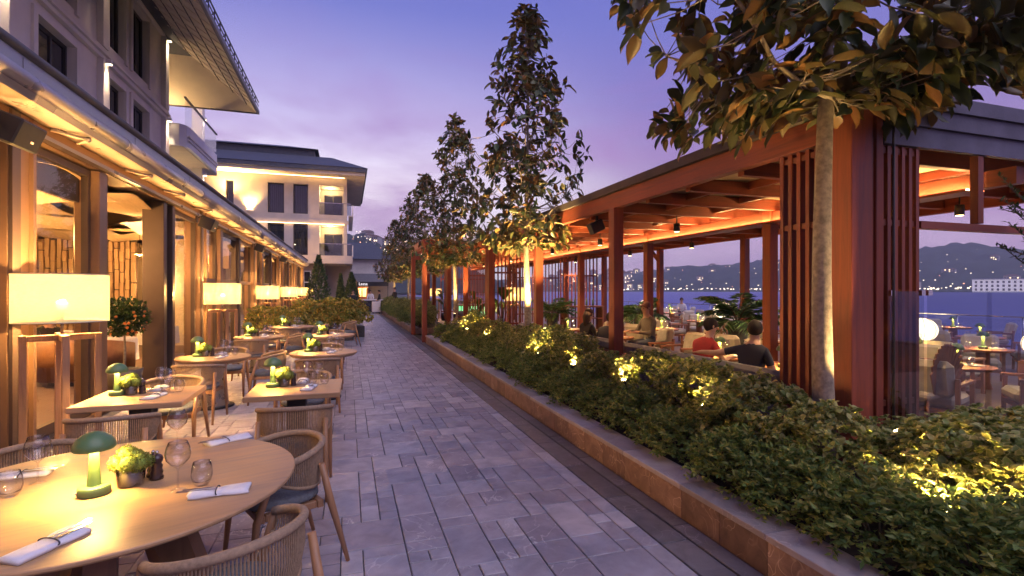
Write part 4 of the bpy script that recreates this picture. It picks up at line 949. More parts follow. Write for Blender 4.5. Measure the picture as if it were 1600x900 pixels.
ROUND = [shrub_mesh(20 + i, 'round', .43, .43, .78, 4600) for i in range(3)]; ROUND_LO = [shrub_mesh(30 + i, 'round', .43, .43, .78, 2600) for i in range(2)]
NAND = [shrub_mesh(40 + i, 'spray', .44, .44, .58, 4200) for i in range(3)]; NAND_LO = [shrub_mesh(50 + i, 'spray', .44, .44, .55, 2400) for i in range(2)]
stm = MB()
for k in range(7):
    a = k * 2.4; stm.tube([(0.03 * math.cos(a), .03 * math.sin(a), -.03), (.10 * math.cos(a), .10 * math.sin(a), .2), (.22 * math.cos(a), .22 * math.sin(a), .42)], [.012, .009, .004], 5)
stm = stm.mesh('stem', 'stem')
cor = MB(); cor.ball((0, 0, .22), .30, 8, 0, .62); 
def shrub(x, y, kind, s, label, group, lo=False, sz=1.0):
    T = thing('rounded_shrub' if kind == 'round' else 'nandina_shrub', label, 'shrub', (x, y, .2), pr.uniform(0, 6.28), group); T.scale = (s, s, s * sz)
    me = pr.choice((ROUND_LO if lo else ROUND) if kind == 'round' else (NAND_LO if lo else NAND)); o = ob('foliage', me, T); o['kind'] = 'stuff'; ob('stem', stm, T)
G1, G2 = 'rounded shrubs along the planter', 'feathery shrubs along the planter edge'
L1 = 'dense rounded shrub with yellow-green glossy leaves in the back row of the planter'
L2 = 'low feathery shrub with pointed leaves along the planter wall'
y = 3.55; k = 0
while y < 16.4:
    shrub(3.46 + pr.uniform(-.12, .10), y, 'round', pr.uniform(.92, 1.12), L1, G1, y > 8.5, pr.uniform(.85, 1.1)); y += pr.uniform(.86, 1.05)
y = 3.2
while y < 16.4:
    shrub(2.93 + pr.uniform(-.04, .05), y, 'spray', pr.uniform(.62, .82), L2, G2, y > 8.5, pr.uniform(.9, 1.15)); y += pr.uniform(.62, .86)
# the broad mass nearest the planter's end, round the floodlight
for x, y, s, q in ((3.40, 2.84, .98, .90), (3.84, 2.16, 1.12, .80), (4.5, 2.85, 1.0, .62), (3.78, 1.42, 1.1, .84), (4.55, 2.1, 1.15, .76), (5.0, 2.6, 1.1, .68), (4.5, 1.3, 1.0, .85)):
    shrub(x, y, 'round', s, 'dense rounded shrub with yellow-green leaves beside the pergola glass screen', 'rounded shrubs by the glass screen', False, q)
for x, y, s in ((2.93, 2.72, .74), (2.97, 2.16, .80), (3.02, 1.60, .82), (3.32, 1.18, .8), (2.98, 1.02, .8)):
    shrub(x, y, 'spray', s, 'feathery shrub with reddish new leaves around the glowing planter floodlight', 'feathery shrubs round the floodlight', False, 1.0)
for k in range(20):
    yy = 21 + k * 1.1; shrub(3.2 + pr.uniform(-.3, .3), yy, 'round', pr.uniform(1.15, 1.4), 'rounded shrub in the planter beyond the timber portal', 'shrubs beyond the portal', True)
    shrub(2.85 + pr.uniform(-.1, .1), yy + .5, 'spray', pr.uniform(1.0, 1.2), 'feathery shrub in the planter beyond the timber portal', 'feathery shrubs beyond the portal', True)
b = MB(); b.quad((4.14, -.9, .19), (6.4, -.9, .19), (6.4, 3.2, .19), (4.14, 3.2, .19)); struct('soil', b, 'soil')
# planter floodlights
def flood(x, y, z, aim, P, sp=75):
    f_ = thing('planter_floodlight', 'small glowing floodlight among the shrubs aimed up a tree', 'floodlight', (x, y, z), 0, 'floodlights in the planter'); d = V(aim).normalized()
    m = MB(); m.tube([V(0, 0, 0) - d * .07, V(0, 0, 0) + d * .03], .04, 10); part('housing', m, 'black', f_)
    m = MB(); m.tube([V(0, 0, -z + .18), V(0, 0, 0) - d * .03], .01, 6); part('stake', m, 'black', f_)
    m = MB(); m.tube([d * .031, d * .034], .036, 10); part('lens', m, 'uplight_lens', f_); light('flood_beam', 'SPOT', d * .06, P, (1, .66, .24), f_, .03, sp, d, .5)
flood(3.34, 2.06, .42, (.10, .9, 2.2), 750, 100); flood(3.30, 1.98, .44, (.2, .2, 1.0), 110, 168); flood(3.99, 2.74, .66, (-.26, .40, .95), 300, 46)
[flood(fx, fy, .62, (-.1, -.1, 1), 120 if fy == 5.5 else 45, 165) for fx, fy in ((3.22, 5.5), (3.2, 8.3), (3.2, 11.9), (3.25, 14.2), (3.25, 4.05), (3.2, 6.9))]; flood(3.52, 9.55, .95, (.10, .72, 2.4), 1500, 90); flood(3.92, 9.9, .92, (-.16, .22, 2), 350, 70); flood(3.3, 16.25, .95, (.06, .75, 2.4), 700, 90)
flood(3.3, 23.5, .95, (.06, .75, 2.4), 500, 90); flood(3.2, 37.5, .95, (0, .75, 2.4), 400, 90); flood(3.3, 30.5, .95, (0, .75, 2.4), 400, 90)

# ================================================================== hedge boxes and conifers on the left
def hedge(x, y, s, label):
    T = thing('potted_hedge', label, 'hedge', (x, y, 0), pr.uniform(0, .3), 'leafy hedges between the tables and the hotel'); m = MB(); m.cbox(-.45 * s, .45 * s, -.4 * s, .4 * s, 0, .42, .02); part('planter_box', m, 'dark_pot', T)
    o = ob('foliage', HEDGE, T, (0, 0, .3)); o.scale = (1.5 * s, 1.4 * s, 1.6 * s); o['kind'] = 'stuff'
g_ = shrub_mesh(77, 'round', .42, .42, .62, 2600); HEDGE = g_; HEDGE.materials.clear(); HEDGE.materials.append(M['hedge_leaf'])
for i, (x, y, s) in enumerate([(-2.35, 16.6, .95), (-1.75, 17.6, .9), (-2.5, 18.4, .9), (-1.0, 18.6, 1.1), (-.35, 18.9, 1.15), (.05, 20.1, 1.1), (-1.2, 20.2, .95), (-.5, 21.8, 1.05), (-1.8, 23.5, 1.0), (-.6, 24.4, 1.1)]):
    hedge(x, y, s, 'dense orange-green leafy hedge in a dark box beyond the terrace tables')
def cypress(x, y, H, r, label):
    T = thing('conifer_tree', label, 'tree', (x, y, 0)); g = np.random.default_rng(int(y * 7)); n = 2600; t_ = g.random(n) ** 1.2; a = g.uniform(0, 6.283, n)
    rad = r * np.interp(t_, [0, .12, .5, 1], [.75, 1, .72, .05]) * (.7 + .35 * g.random(n)) * (1 + .12 * np.sin(a * 5 + t_ * 20)); P = np.stack([rad * np.cos(a), rad * np.sin(a), .35 + t_ * (H - .4)], -1)
    Dv = np.stack([np.cos(a) * .5, np.sin(a) * .5, np.full(n, 1.0)], -1) + g.normal(size=(n, 3)) * .25; vv, ff = leaves(P, Dv, .16, 'point', np.stack([np.cos(a), np.sin(a), 0 * a], -1), 1.2)
    o = ob('crown', npmesh('crown', vv, ff, 'cypress_leaf'), T); o['kind'] = 'stuff'; m = MB(); m.tube([(0, 0, 0), (0, 0, H * .9)], [.07, .01], 7); part('trunk', m, 'bark_dark', T); m = MB(); m.lathe([(.24, 0), (.32, .38), (.28, .38), (.01, .36)], 14); part('pot', m, 'dark_pot', T)
cypress(-1.75, 33.5, 3.9, .75, 'tall clipped conifer in a pot before the hotel wall'); cypress(.22, 40.5, 3.1, .6, 'dark narrow conifer beside the kiosk'); cypress(-.55, 41.5, 3.0, .35, 'thin dark conifer against the brown wall')

# ================================================================== palms and big leaf plants in the pergola
def palm_mesh(seed, nf=15, L=1.15):
    g = random.Random(seed); st = MB(); P, Dv, S = [], [], []
    for k in range(nf):
        az = k * 2.4 + g.uniform(-.3, .3); up = g.uniform(.7, 1.6); Lk = L * g.uniform(.75, 1.1); pts = []
        for i in range(9):
            s = i / 8; el = up - 1.55 * s; rr0 = (rr0 if i else 0) + (Lk / 8 * math.cos(el) if i else 0); zz0 = (zz0 if i else .25) + (Lk / 8 * math.sin(el) if i else 0); pts.append((rr0 * math.cos(az), rr0 * math.sin(az), zz0))
        st.tube([(0, 0, .0)] + pts, [.014] + [.011 * (1 - .8 * i / 8) + .002 for i in range(9)], 5)
        dr = np.array(pts[-1]) - np.array(pts[0])
        for i in range(20):
            s = .18 + .82 * i / 19; q = s * 8; a = int(min(7, q)); f = q - a; p = np.array(pts[a]) * (1 - f) + np.array(pts[a + 1]) * f; d = unit(np.array(pts[a + 1]) - np.array(pts[a])); sd_ = unit(np.cross(d, [0, 0, 1]))
            for sg in (1, -1): P.append(p); Dv.append(d * .75 + sd_ * sg + np.array([0, 0, -.28 + g.uniform(-.15, .15)])); S.append(.30 * L * math.sin(math.pi * min(.97, s * .85 + .12)) + .05)
    vv, ff = leaves(np.array(P), np.array(Dv), np.array(S), 'point', np.tile([0, 0, 1.], (len(P), 1)), .30)
    return st.mesh('stem', 'stem'), npmesh('frond', vv, ff, 'palm_leaf')
PMs = [palm_mesh(5), palm_mesh(9)]
def pot_mesh(r_=.2, h_=.4): m = MB(); m.lathe([(.001, .01), (r_ * .75, 0), (r_, h_), (r_ * .9, h_), (r_ * .88, h_ - .04), (.001, h_ - .04)], 18); return m
def palm(x, y, s, k, label, pot=.75):
    T = thing('potted_palm', label, 'palm', (x, y, .03)); m = pot_mesh(.22, pot * .6); part('pot', m, 'dark_pot', T)
    a = ob('stem', PMs[k][0], T, (0, 0, pot * .4)); c = ob('frond', PMs[k][1], T, (0, 0, pot * .4)); a.scale = c.scale = (s,) * 3; c['kind'] = 'stuff'
palm(8.2, 9.1, 1.05, 0, 'dark potted palm with long arching fronds against the water', 1.7); palm(8.7, 13.8, 1.0, 1, 'potted palm beside the pergola knee brace', 1.5); palm(7.0, 16.9, .95, 0, 'floodlit potted palm in front of the slatted sea screens', 1.4)
def bigleaf(x, y, n, L, H, label, seed):
    g = random.Random(seed); T = thing('banana_plant', label, 'plant', (x, y, .03)); part('pot', pot_mesh(.2, .42), 'dark_pot', T); stx = MB()
    for k in range(n):
        az = k * 2.4 + g.uniform(-.5, .5); z0 = H * g.uniform(.55, 1); tilt = g.uniform(.35, .9); p1 = V(math.cos(az) * .15, math.sin(az) * .15, z0 * .75); stx.tube([(0, 0, .38), (p1.x * .4, p1.y * .4, z0 * .5), p1], [.018, .014, .01], 6)
        lf = MB(); vs = []; N = 8; d = V(math.cos(az) * math.sin(tilt), math.sin(az) * math.sin(tilt), math.cos(tilt)); sd_ = d.cross(V(0, 0, 1)).normalized()
        for i in range(N + 1):
            s = i / N; c = p1 + d * (L * s) + V(0, 0, -.35 * L * s * s); w_ = L * .2 * math.sin(math.pi * min(1, s * .93 + .05)) ** .7
            for q in (-1, -.5, 0, .5, 1): vs.append(c + sd_ * (q * w_) + V(0, 0, abs(q) * w_ * .35))
        lf.add(vs, [(i * 5 + j, i * 5 + j + 1, (i + 1) * 5 + j + 1, (i + 1) * 5 + j) for i in range(N) for j in range(4)], 0, True); part('leaf', lf, 'banana_leaf', T)
    part('stem', stx, 'stem', T)
bigleaf(4.95, 4.05, 8, .62, 1.9, 'broad leaved plant behind the corner slats of the pergola', 3); bigleaf(5.3, 4.2, 6, .5, .95, 'low broad leaved plant at the end of the banquette', 4); bigleaf(4.9, 16.2, 8, .7, 2.1, 'broad leaved plant lit yellow by the lamp under the pergola', 6); bigleaf(4.8, 19.4, 7, .65, 1.9, 'broad leaved plant by the portal slats', 8); bigleaf(5.2, 28.6, 7, .8, 2.1, 'broad leaved plant beside the far pergola lamp', 10)
# kumquat in the doorway
T = thing('kumquat_tree', 'small potted citrus tree with orange fruit in the restaurant doorway', 'tree', (-3.62, 10.2, .012)); part('pot', pot_mesh(.27, .40), 'dark_pot', T)
m = MB(); m.tube([(0, 0, .34), (.01, 0, .7), (0, .01, 1.15)], [.022, .018, .012], 7); part('trunk', m, 'bark', T)
g = np.random.default_rng(3); n = 1500; q = unit(g.normal(size=(n, 3))) * (g.random(n)[:, None] ** .45) * np.array([.36, .36, .33]) + np.array([0, 0, 1.28]); vv, ff = leaves(q, unit(q - np.array([0, 0, 1.2])) + g.normal(size=(n, 3)) * .6, .065, 'oval', None, 1.0)
o = ob('crown', npmesh('crown', vv, ff, 'citrus_leaf'), T); o['kind'] = 'stuff'
fm = MB(); fm.ball((0, 0, 0), .024, 6); fm = fm.mesh('fruit', 'lip_orange')
for k in range(26): d = unit(g.normal(size=3)); ob('fruit', fm, T, (d[0] * .34, d[1] * .34, 1.24 + d[2] * .27))
# olive twigs at the right edge
T = thing('olive_tree', 'small olive branches reaching in before the pergola end wall', 'tree', (6.35, 3.05, .2)); g = np.random.default_rng(6); br = MB(); P, Dv = [], []
br.tube([(0, 0, 0), (.02, 0, 1.0), (0, .02, 2.3)], [.03, .025, .012], 7); part_tr = part('trunk', br, 'bark', T); br = MB()
for k in range(16):
    a = g.uniform(0, 6.28); z = g.uniform(1.7, 2.5); L = g.uniform(.3, .6); e_ = np.array([math.cos(a) * L, math.sin(a) * L * .6, z + g.uniform(-.1, .3)]); br.tube([(0, 0, z - .2), e_], [.008, .003], 4)
    for i in range(34): s = g.random(); P.append(np.array([0, 0, z - .2]) * (1 - s) + e_ * s); Dv.append(unit(g.normal(size=3)) + e_ * .4)
part('branch', br, 'bark_dark', T); vv, ff = leaves(np.array(P), np.array(Dv), .055, 'point', None, .8); o = ob('crown', npmesh('crown', vv, ff, 'cypress_leaf'), T); o['kind'] = 'stuff'
# ================================================================== standing drum lamps along the front
def drum_lamp(x, y, label, group, s=1.0, P=620, z=0):
    T = thing('floor_lamp', label, 'floor lamp', (x, y, z), R(12), group); T.scale = (s,) * 3
    for k, a in enumerate((0, math.pi / 2)):                 # two crossing timber frames
        m = MB(); w_ = .29
        for q in (-1, 1): m.cbox(q * w_ - .03, q * w_ + .03, -.03, .03, 0, 1.3, .004)
        m.cbox(-w_ + .031, w_ - .031, -.028, .028, 1.24 if k else 1.235, 1.3 if k else 1.298, .003); m.xform(Matrix.Rotation(a + .3, 4, 'Z')); part('stand_frame', m, 'lamp_wood', T)
    m = MB(); m.tube([(0, 0, 1.29), (0, 0, 1.52)], .014, 8); part('stem', m, 'steel_pot', T)
    m = MB(); m.tube([(0, 0, 1.28), (.05, .02, .9), (.03, .05, .4), (.12, .1, .012)], .007, 5); part('cable', m, 'black', T)
    m = MB(); m.lathe([(.385, 1.43), (.385, 1.91)], 40); sh = part('lamp_shade', m, 'linen_shade', T)
    for zr in (1.43, 1.91): m = MB(); m.tube([(.385 * math.cos(a / 20 * math.pi), .385 * math.sin(a / 20 * math.pi), zr) for a in range(41)], .006, 5); part('shade_ring', m, 'cream_cloth', sh)
    m = MB(); m.ball((0, 0, 1.6), .05, 8); part('bulb', m, 'warm_bulb', T); light('bulb_light', 'POINT', (0, 0, 1.69), P, (1, .52, .155), T, .06)
GL = 'standing drum lamps along the restaurant front'
for k, lb in enumerate(['big linen drum lamp on a timber frame beside the open restaurant doorway', 'linen drum lamp on a timber frame second along the restaurant front', 'linen drum lamp on a timber frame third along the restaurant front', 'linen drum lamp on a timber frame fourth along the restaurant front', 'linen drum lamp on a timber frame fifth along the restaurant front', 'linen drum lamp on a timber frame last along the restaurant front']):
    drum_lamp(-2.80, 6.37 + 7 * k if k < 5 else 40.2, lb, GL)
drum_lamp(5.5, 16.7, 'linen drum lamp glowing under the pergola behind a tree trunk', 'drum lamps under the pergola', .95, 260, .03); drum_lamp(5.0, 30.3, 'linen drum lamp glowing beyond the timber portal', 'drum lamps under the pergola', .95, 260, .03)
# facade speakers
for y in (6.4, 13.4, 20.4, 27.4):
    s_ = thing('wall_speaker', 'black box speaker tilted down under the restaurant eave', 'speaker', (-3.2, y - .42, 3.27), 0, 'speakers under the restaurant eave')
    m = MB(); m.cbox(-.14, .14, -.2, .2, -.13, .13, .015); m.xform(Matrix.Translation((.2, 0, -.02)) @ Matrix.Rotation(R(22), 4, 'Y')); part('cabinet', m, 'black', s_)
    m = MB(); m.tube([(-.02, .0, .1), (.08, .0, .16), (.18, 0, .10)], .014, 6); m.box(-.045, -.02, -.06, .06, .0, .14); part('bracket', m, 'bronze_dark', s_)
    m = MB(); m.box(.0, .004, -.02, .02, -.01, .01); m.xform(Matrix.Translation((.2, 0, -.02)) @ Matrix.Rotation(R(22), 4, 'Y') @ Matrix.Translation((.14, .05, -.04))); part('badge', m, 'amber_glow', s_)

# ================================================================== rope back chairs
def chair_parts():
    P = []
    def band(a): th = a; return .30 * math.sin(th), -.27 * math.cos(th) + .02       # plan of the back: th 0 = rear centre
    N = 33; TH = [R(-112) + R(224) * i / (N - 1) for i in range(N)]
    def zt(th): return .765 - .075 * (abs(th) / R(112)) ** 2
    def zb(th): return .50 + .10 * (abs(th) / R(112)) ** 2.5
    m = MB(); m.tube([(*band(t_), zt(t_)) for t_ in TH], .021, 10); P.append(('back_rail', m, 'rope', None))
    m = MB(); m.tube([(band(t_)[0] * .93, band(t_)[1] * .93, zb(t_)) for t_ in TH], .012, 6); P.append(('lower_rail', m, 'rope', None))
    m = MB(); NC = 84                                           # the cords: far past picking apart singly
    for i in range(NC):
        t_ = R(-110) + R(220) * (i + .5) / NC; x, y = band(t_); top = V(x, y, zt(t_)); bot = V(x * .93, y * .93, zb(t_)); mid = (top + bot) / 2 + V(x, y, 0).normalized() * .012; m.tube([top, mid, bot], .0048, 4, caps=False)
    P.append(('cord', m, 'rope', 'stuff'))
    m = MB(); poly = []
    for i in range(28): a = 2 * math.pi * i / 28; c_, s_ = math.cos(a), math.sin(a); poly.append((.235 * abs(c_) ** .7 * (1 if c_ > 0 else -1), .01 + .225 * abs(s_) ** .7 * (1 if s_ > 0 else -1)))
    vs = []; prof = [(.93, .425), (1, .44), (1, .462), (.94, .482), (.5, .488), (.02, .489)]
    for sc_, z in prof: vs += [(x * sc_, y * sc_, z) for x, y in poly]
    m.add(vs, [(i * 28 + j, i * 28 + (j + 1) % 28, (i + 1) * 28 + (j + 1) % 28, (i + 1) * 28 + j) for i in range(5) for j in range(28)], 0, True); P.append(('seat', m, 'seat_cloth', None))
    m = MB(); m.cbox(-.24, .24, -.19, -.15, .375, .422, .004); m.cbox(-.24, .24, .16, .20, .375, .422, .004); m.cbox(-.235, -.195, -.148, .158, .377, .42, .004); m.cbox(.195, .235, -.148, .158, .377, .42, .004); P.append(('seat_frame', m, 'teak', None))
    for sx in (-1, 1):
        m = MB(); m.tube([(sx * .285, -.33, 0), (sx * .265, -.225, .40), (sx * .262, -.165, .66)], [.013, .024, .019], 10); P.append(('leg', m, 'teak', None))
        m = MB(); m.tube([(sx * .275, .255, 0), (sx * .268, .215, .40), (sx * .283, .12, .685)], [.013, .023, .018], 10); P.append(('leg', m, 'teak', None))
    return [(n_, m.mesh(n_, mt), kd) for n_, m, mt, kd in P]
CH = chair_parts(); GC = 'rope back chairs on the terrace'
def chair(x, y, ang, label):
    """ang: direction the sitter faces, degrees anticlockwise from +Y"""
    T = thing('rope_chair', label, 'chair', (x, y, .002), R(ang), GC)
    for n_, me, kd in CH:
        o = ob(n_, me, T)
        if kd: o['kind'] = kd
chair(-.46, 2.38, 43, 'rope back chair at the big round table with its back to the planter')
chair(-.42, 3.56, 115, 'rope back chair at the big round table beside the square walkway table')
chair(-1.78, 3.78, -142, 'rope back chair at the big round table on the facade side')
chair(-1.12, 2.0, 0, 'rope back chair tucked under the big round table by the rolled napkin')
chair(-1.80, 4.86, 3, 'rope back chair between the big round table and the square facade table')
chair(-.44, 4.78, -2, 'rope back chair between the big round table and the square walkway table')
chair(-1.84, 6.42, 180, 'rope back chair on the far side of the square facade table')
chair(-.50, 6.42, 178, 'rope back chair on the far side of the square walkway table')
chair(-1.92, 7.78, -6, 'rope back chair on the near side of the small round facade table'); chair(-1.2, 8.8, 92, 'rope back chair beside the small round facade table'); chair(-1.92, 9.5, 182, 'rope back chair behind the small round facade table')
chair(-.42, 7.92, 4, 'rope back chair on the near side of the small round walkway table'); chair(-.38, 9.65, 180, 'rope back chair behind the small round walkway table')
chair(-1.85, 11.25, 0, 'rope back chair before the third round table from the big one on the facade side'); chair(-1.15, 12.3, 95, 'rope back chair between the two farther round tables')
chair(-.40, 11.25, -3, 'rope back chair before the farther round walkway table'); chair(-.38, 13.0, 180, 'rope back chair behind the farther round walkway table'); chair(-1.83, 13.0, 180, 'rope back chair behind the farther round facade table')
chair(-1.5, 14.4, 0, 'rope back chair before the last round table by the hedges'); chair(-.8, 15.4, 90, 'rope back chair beside the last round table by the hedges'); chair(.0, 16.6, 100, 'rope back chair beside the end of the hedge boxes')

# ================================================================== tables
def rtop(m, r_, z0, z1, n=64):
    m.lathe([(.001, z0), (r_ * .93, z0), (r_ - .004, z0 + (z1 - z0) * .55), (r_, z0 + (z1 - z0) * .7), (r_, z1 - .004), (r_ - .004, z1), (.001, z1)], n, sm=False)
T0 = thing('round_table', 'big round oak dining table set with napkins, glasses and a green lamp', 'table', (-1.15, 3.1, 0), R(20), 'terrace dining tables')
m = MB(); rtop(m, .86, .705, .75, 96); part('table_top', m, 'oak_top', T0)
for k in range(5):
    a = R(-25 + 72 * k); m = MB(); m.add([(.12, -.05, .68), (.30, -.06, .68), (.30, .06, .68), (.12, .05, .68), (.36, -.05, 0), (.52, -.06, 0), (.52, .06, 0), (.36, .05, 0)], [(0, 1, 2, 3), (7, 6, 5, 4), (4, 5, 1, 0), (5, 6, 2, 1), (6, 7, 3, 2), (7, 4, 0, 3)]); m.xform(Matrix.Rotation(a, 4, 'Z')); part('leg', m, 'table_leg', T0)
m = MB(); m.lathe([(.001, .66), (.34, .66), (.34, .704), (.001, .704)], 32, sm=False); part('hub', m, 'table_leg', T0)
def square_table(x, y, rot, label):
    T = thing('square_table', label, 'table', (x, y, 0), R(rot), 'terrace dining tables'); m = MB(); m.cbox(-.43, .43, -.41, .41, .70, .75, .006); part('table_top', m, 'oak_top', T)
    m = MB(); m.cbox(-.09, .09, -.09, .09, .03, .699, .006); part('pedestal', m, 'black', T); m = MB(); m.cbox(-.24, .24, -.24, .24, 0, .03, .006); part('base', m, 'black', T)
square_table(-1.85, 5.65, 0, 'square oak table beside the big floor lamp'); square_table(-.50, 5.65, -1, 'square oak table standing beside the walkway behind two rope chairs')
def round_table(x, y, r_, label):
    T = thing('round_table', label, 'table', (x, y, 0), 0, 'terrace dining tables'); m = MB(); rtop(m, r_, .695, .75); part('table_top', m, 'oak_top', T)
    m = MB(); m.lathe([(.2, .03), (.17, .3), (.17, .694)], 28); part('pedestal', m, 'steel_pot', T); m = MB(); m.lathe([(.001, 0), (.27, 0), (.27, .028), (.001, .03)], 28, sm=False); part('base', m, 'black', T)
RT = [(-1.92, 8.62, .5, 'small round table on the facade side behind the square tables', 'small round facade table'), (-.38, 8.76, .52, 'small round table beside the walkway behind the square tables', 'small round walkway table'),
      (-1.83, 12.1, .5, 'farther small round table on the facade side', 'farther round facade table'), (-.38, 12.1, .52, 'farther small round table beside the walkway', 'farther round walkway table'), (-1.5, 15.2, .6, 'last small round table in front of the hedge boxes', 'last round table by the hedges')]
for x, y, r_, lb, _ in RT: round_table(x, y, r_, lb)

# ------------------------------------------------------------------ things on the tables
def mk(mb, name, mt): return mb.mesh(name, mt)
m = MB(); m.lathe([(.001, 0), (.062, 0), (.066, .004), (.066, .04), (.060, .045), (.001, .046)], 32); LB = mk(m, 'lamp_base', 'green_enamel')
m = MB(); m.lathe([(.030, .045), (.022, .13), (.018, .235)], 20); LS = mk(m, 'lamp_stem', 'green_enamel')
m = MB(); m.lathe([(.083, .222), (.088, .230), (.084, .252), (.068, .278), (.045, .296), (.02, .306), (.001, .309)], 32); m.lathe([(.083, .222), (.078, .232), (.05, .262), (.02, .275), (.001, .278)], 32); LC = mk(m, 'lamp_cap', 'green_enamel')
m = MB(); m.lathe([(.024, .232), (.058, .232)], 24); LBU = mk(m, 'bulb', 'table_bulb')
m = MB(); m.lathe([(.006, .02), (.006, .022)], 8); m.ball((.0665, -.012, .02), .006, 6); LK = mk(m, 'switch', 'white_paint')
def lamp(x, y, z, tn, P=3.0):
    T = thing('mushroom_lamp', f'small green mushroom table lamp on the {tn}', 'table lamp', (x, y, z), pr.uniform(3.6, 4.6), 'green mushroom lamps on the tables')
    for n_, me in (('lamp_base', LB), ('lamp_stem', LS), ('lamp_cap', LC), ('bulb', LBU), ('switch', LK)): ob(n_, me, T)
m = MB(); m.lathe([(.048, .006), (.055, .085), (.053, .085), (.046, .008)], 24); PT = mk(m, 'pot', 'steel_pot')
m = MB(); m.lathe([(.001, 0), (.056, 0), (.064, .095), (.061, .095), (.054, .004), (.001, .004)], 24); PG = mk(m, 'glass_vase', 'table_glass')
g = np.random.default_rng(2); P_, D_ = [], []; ctr = [(0, 0, .135, .052), (.05, .01, .12, .042), (-.045, .02, .125, .045), (.01, -.05, .12, .043), (-.02, .05, .125, .042), (.02, .0, .16, .04), (-.05, -.03, .115, .036), (.055, -.035, .11, .035)]
mm = MB()
for x, y, z, r_ in ctr:
    mm.ball((x, y, z), r_ * .9, 8)
    d = unit(g.normal(size=(420, 3))); P_.append(d * r_ * g.uniform(.9, 1.05, (420, 1)) + np.array([x, y, z])); D_.append(d + g.normal(size=(420, 3)) * .5)
MCO = mk(mm, 'moss_core', 'moss'); vv, ff = leaves(np.concatenate(P_), np.concatenate(D_), .011, 'point', None, 1.6); MLF = npmesh('moss', vv, ff, 'moss_leaf')
def moss(x, y, z, tn):
    T = thing('moss_pot', f'little pot of bright green moss on the {tn}', 'potted moss', (x, y, z), pr.uniform(0, 6), 'moss pots on the tables'); ob('pot', PT, T); ob('glass_vase', PG, T); ob('moss_core', MCO, T); o = ob('moss', MLF, T); o['kind'] = 'stuff'
m = MB(); m.lathe([(.001, 0), (.029, 0), (.030, .012), (.024, .022), (.028, .036), (.022, .05), (.026, .064), (.019, .078), (.025, .088), (.028, .1), (.024, .112), (.012, .12), (.001, .121)], 22); m.ball((0, 0, .13), .009, 8); ML = mk(m, 'mill_body', 'mill')
m = MB(); m.ball((0, 0, .13), .0093, 8); MK = mk(m, 'knob', 'steel')
def mills(x, y, z, tn, one=False):
    for k, (dx, dy, s) in enumerate(((0, 0, 1.08), (-.035, .055, 1.0))[:1 if one else 2]):
        T = thing('pepper_mill', f'dark turned wooden mill on the {tn}', 'mill', (x + dx, y + dy, z), 0, f'mills on the {tn}'); T.scale = (s,) * 3; ob('mill_body', ML, T); ob('knob', MK, T)
m = MB(); m.lathe([(.034, 0), (.034, .002), (.012, .005), (.0045, .012), (.004, .095), (.008, .108), (.030, .125), (.050, .150), (.055, .175), (.050, .205), (.040, .232), (.0395, .232), (.049, .205), (.054, .175), (.049, .151), (.029, .127), (.001, .113)], 26); WG = mk(m, 'wine_glass', 'table_glass')
m = MB(); m.lathe([(.001, .001), (.026, 0), (.040, .022), (.046, .05), (.043, .085), (.036, .112), (.0355, .112), (.042, .085), (.045, .05), (.038, .024), (.001, .01)], 24); TG = mk(m, 'tumbler', 'table_glass')
def glassware(kind, x, y, z, tn, s=1.0):
    o = ob(kind, WG if kind == 'wine_glass' else TG, None, (x, y, z + .0005)); o.scale = (s,) * 3
    tag(o, ('clear stemmed wine glass on the ' if kind == 'wine_glass' else 'clear stemless water glass on the ') + tn, 'wine glass' if kind == 'wine_glass' else 'glass', ('wine glasses on the ' if kind == 'wine_glass' else 'water glasses on the ') + tn)
def napkin_parts():
    m = MB(); vs = []; N, K = 13, 8                             # a folded napkin rolled round the cutlery, pinched by its band
    prof = [(-.055, .002), (-.052, .016), (-.02, .022), (.02, .024), (.048, .019), (.056, .010), (.055, .001), (0, 0)]
    for i in range(N):
        s = i / (N - 1); x = -.13 + .26 * s; pin = 1 - .14 * math.exp(-((s - .55) / .08) ** 2); fl = 1 + .10 * math.sin(s * 9)
        vs += [(x + .006 * math.sin(j * 2.1), y * pin * (1 if j < 4 else fl), z * pin * (1 + .2 * math.sin(s * 5 + j))) for j, (y, z) in enumerate(prof)]
    m.add(vs, [(i * K + j, i * K + (j + 1) % K, (i + 1) * K + (j + 1) % K, (i + 1) * K + j) for i in range(N - 1) for j in range(K)] + [tuple(range(K))[::-1], tuple((N - 1) * K + j for j in range(K))], 0, True)
    a = m.mesh('cloth', 'linen')
    m = MB(); m.cbox(-.125, .125, -.045, .05, .001, .008, .003); a2 = m.mesh('cloth_fold', 'linen')
    m = MB(); m.tube([(.012 + .004 * math.sin(q), .052 * math.cos(q), .0145 + .0135 * math.sin(q)) for q in [2 * math.pi * i / 20 for i in range(21)]], .003, 5); b_ = m.mesh('band', 'band')
    m = MB(); m.bar((.02, .012, .0265), (.145, .012, .028), .008, .0025); 
    for k in range(4): m.bar((.143, .003 + k * .006, .028), (.185, .003 + k * .006, .030), .0025, .002)
    m.bar((.139, .012, .028), (.145, .012, .028), .022, .002); c = m.mesh('fork', 'steel')
    m = MB(); m.bar((.02, -.016, .0255), (.165, -.016, .027), .014, .002); d = m.mesh('knife', 'steel')
    return a, a2, b_, c, d
NP = napkin_parts()
def napkin(x, y, z, ang, tn, extra=''):
    T = thing('napkin_roll', f'folded white napkin and cutlery on the {tn}{extra}', 'napkin', (x, y, z + .0005), R(ang), f'napkins on the {tn}')
    for n_, me in zip(('cloth', 'cloth_fold', 'band', 'fork', 'knife'), NP): ob(n_, me, T)
B = 'big round table'; z = .75
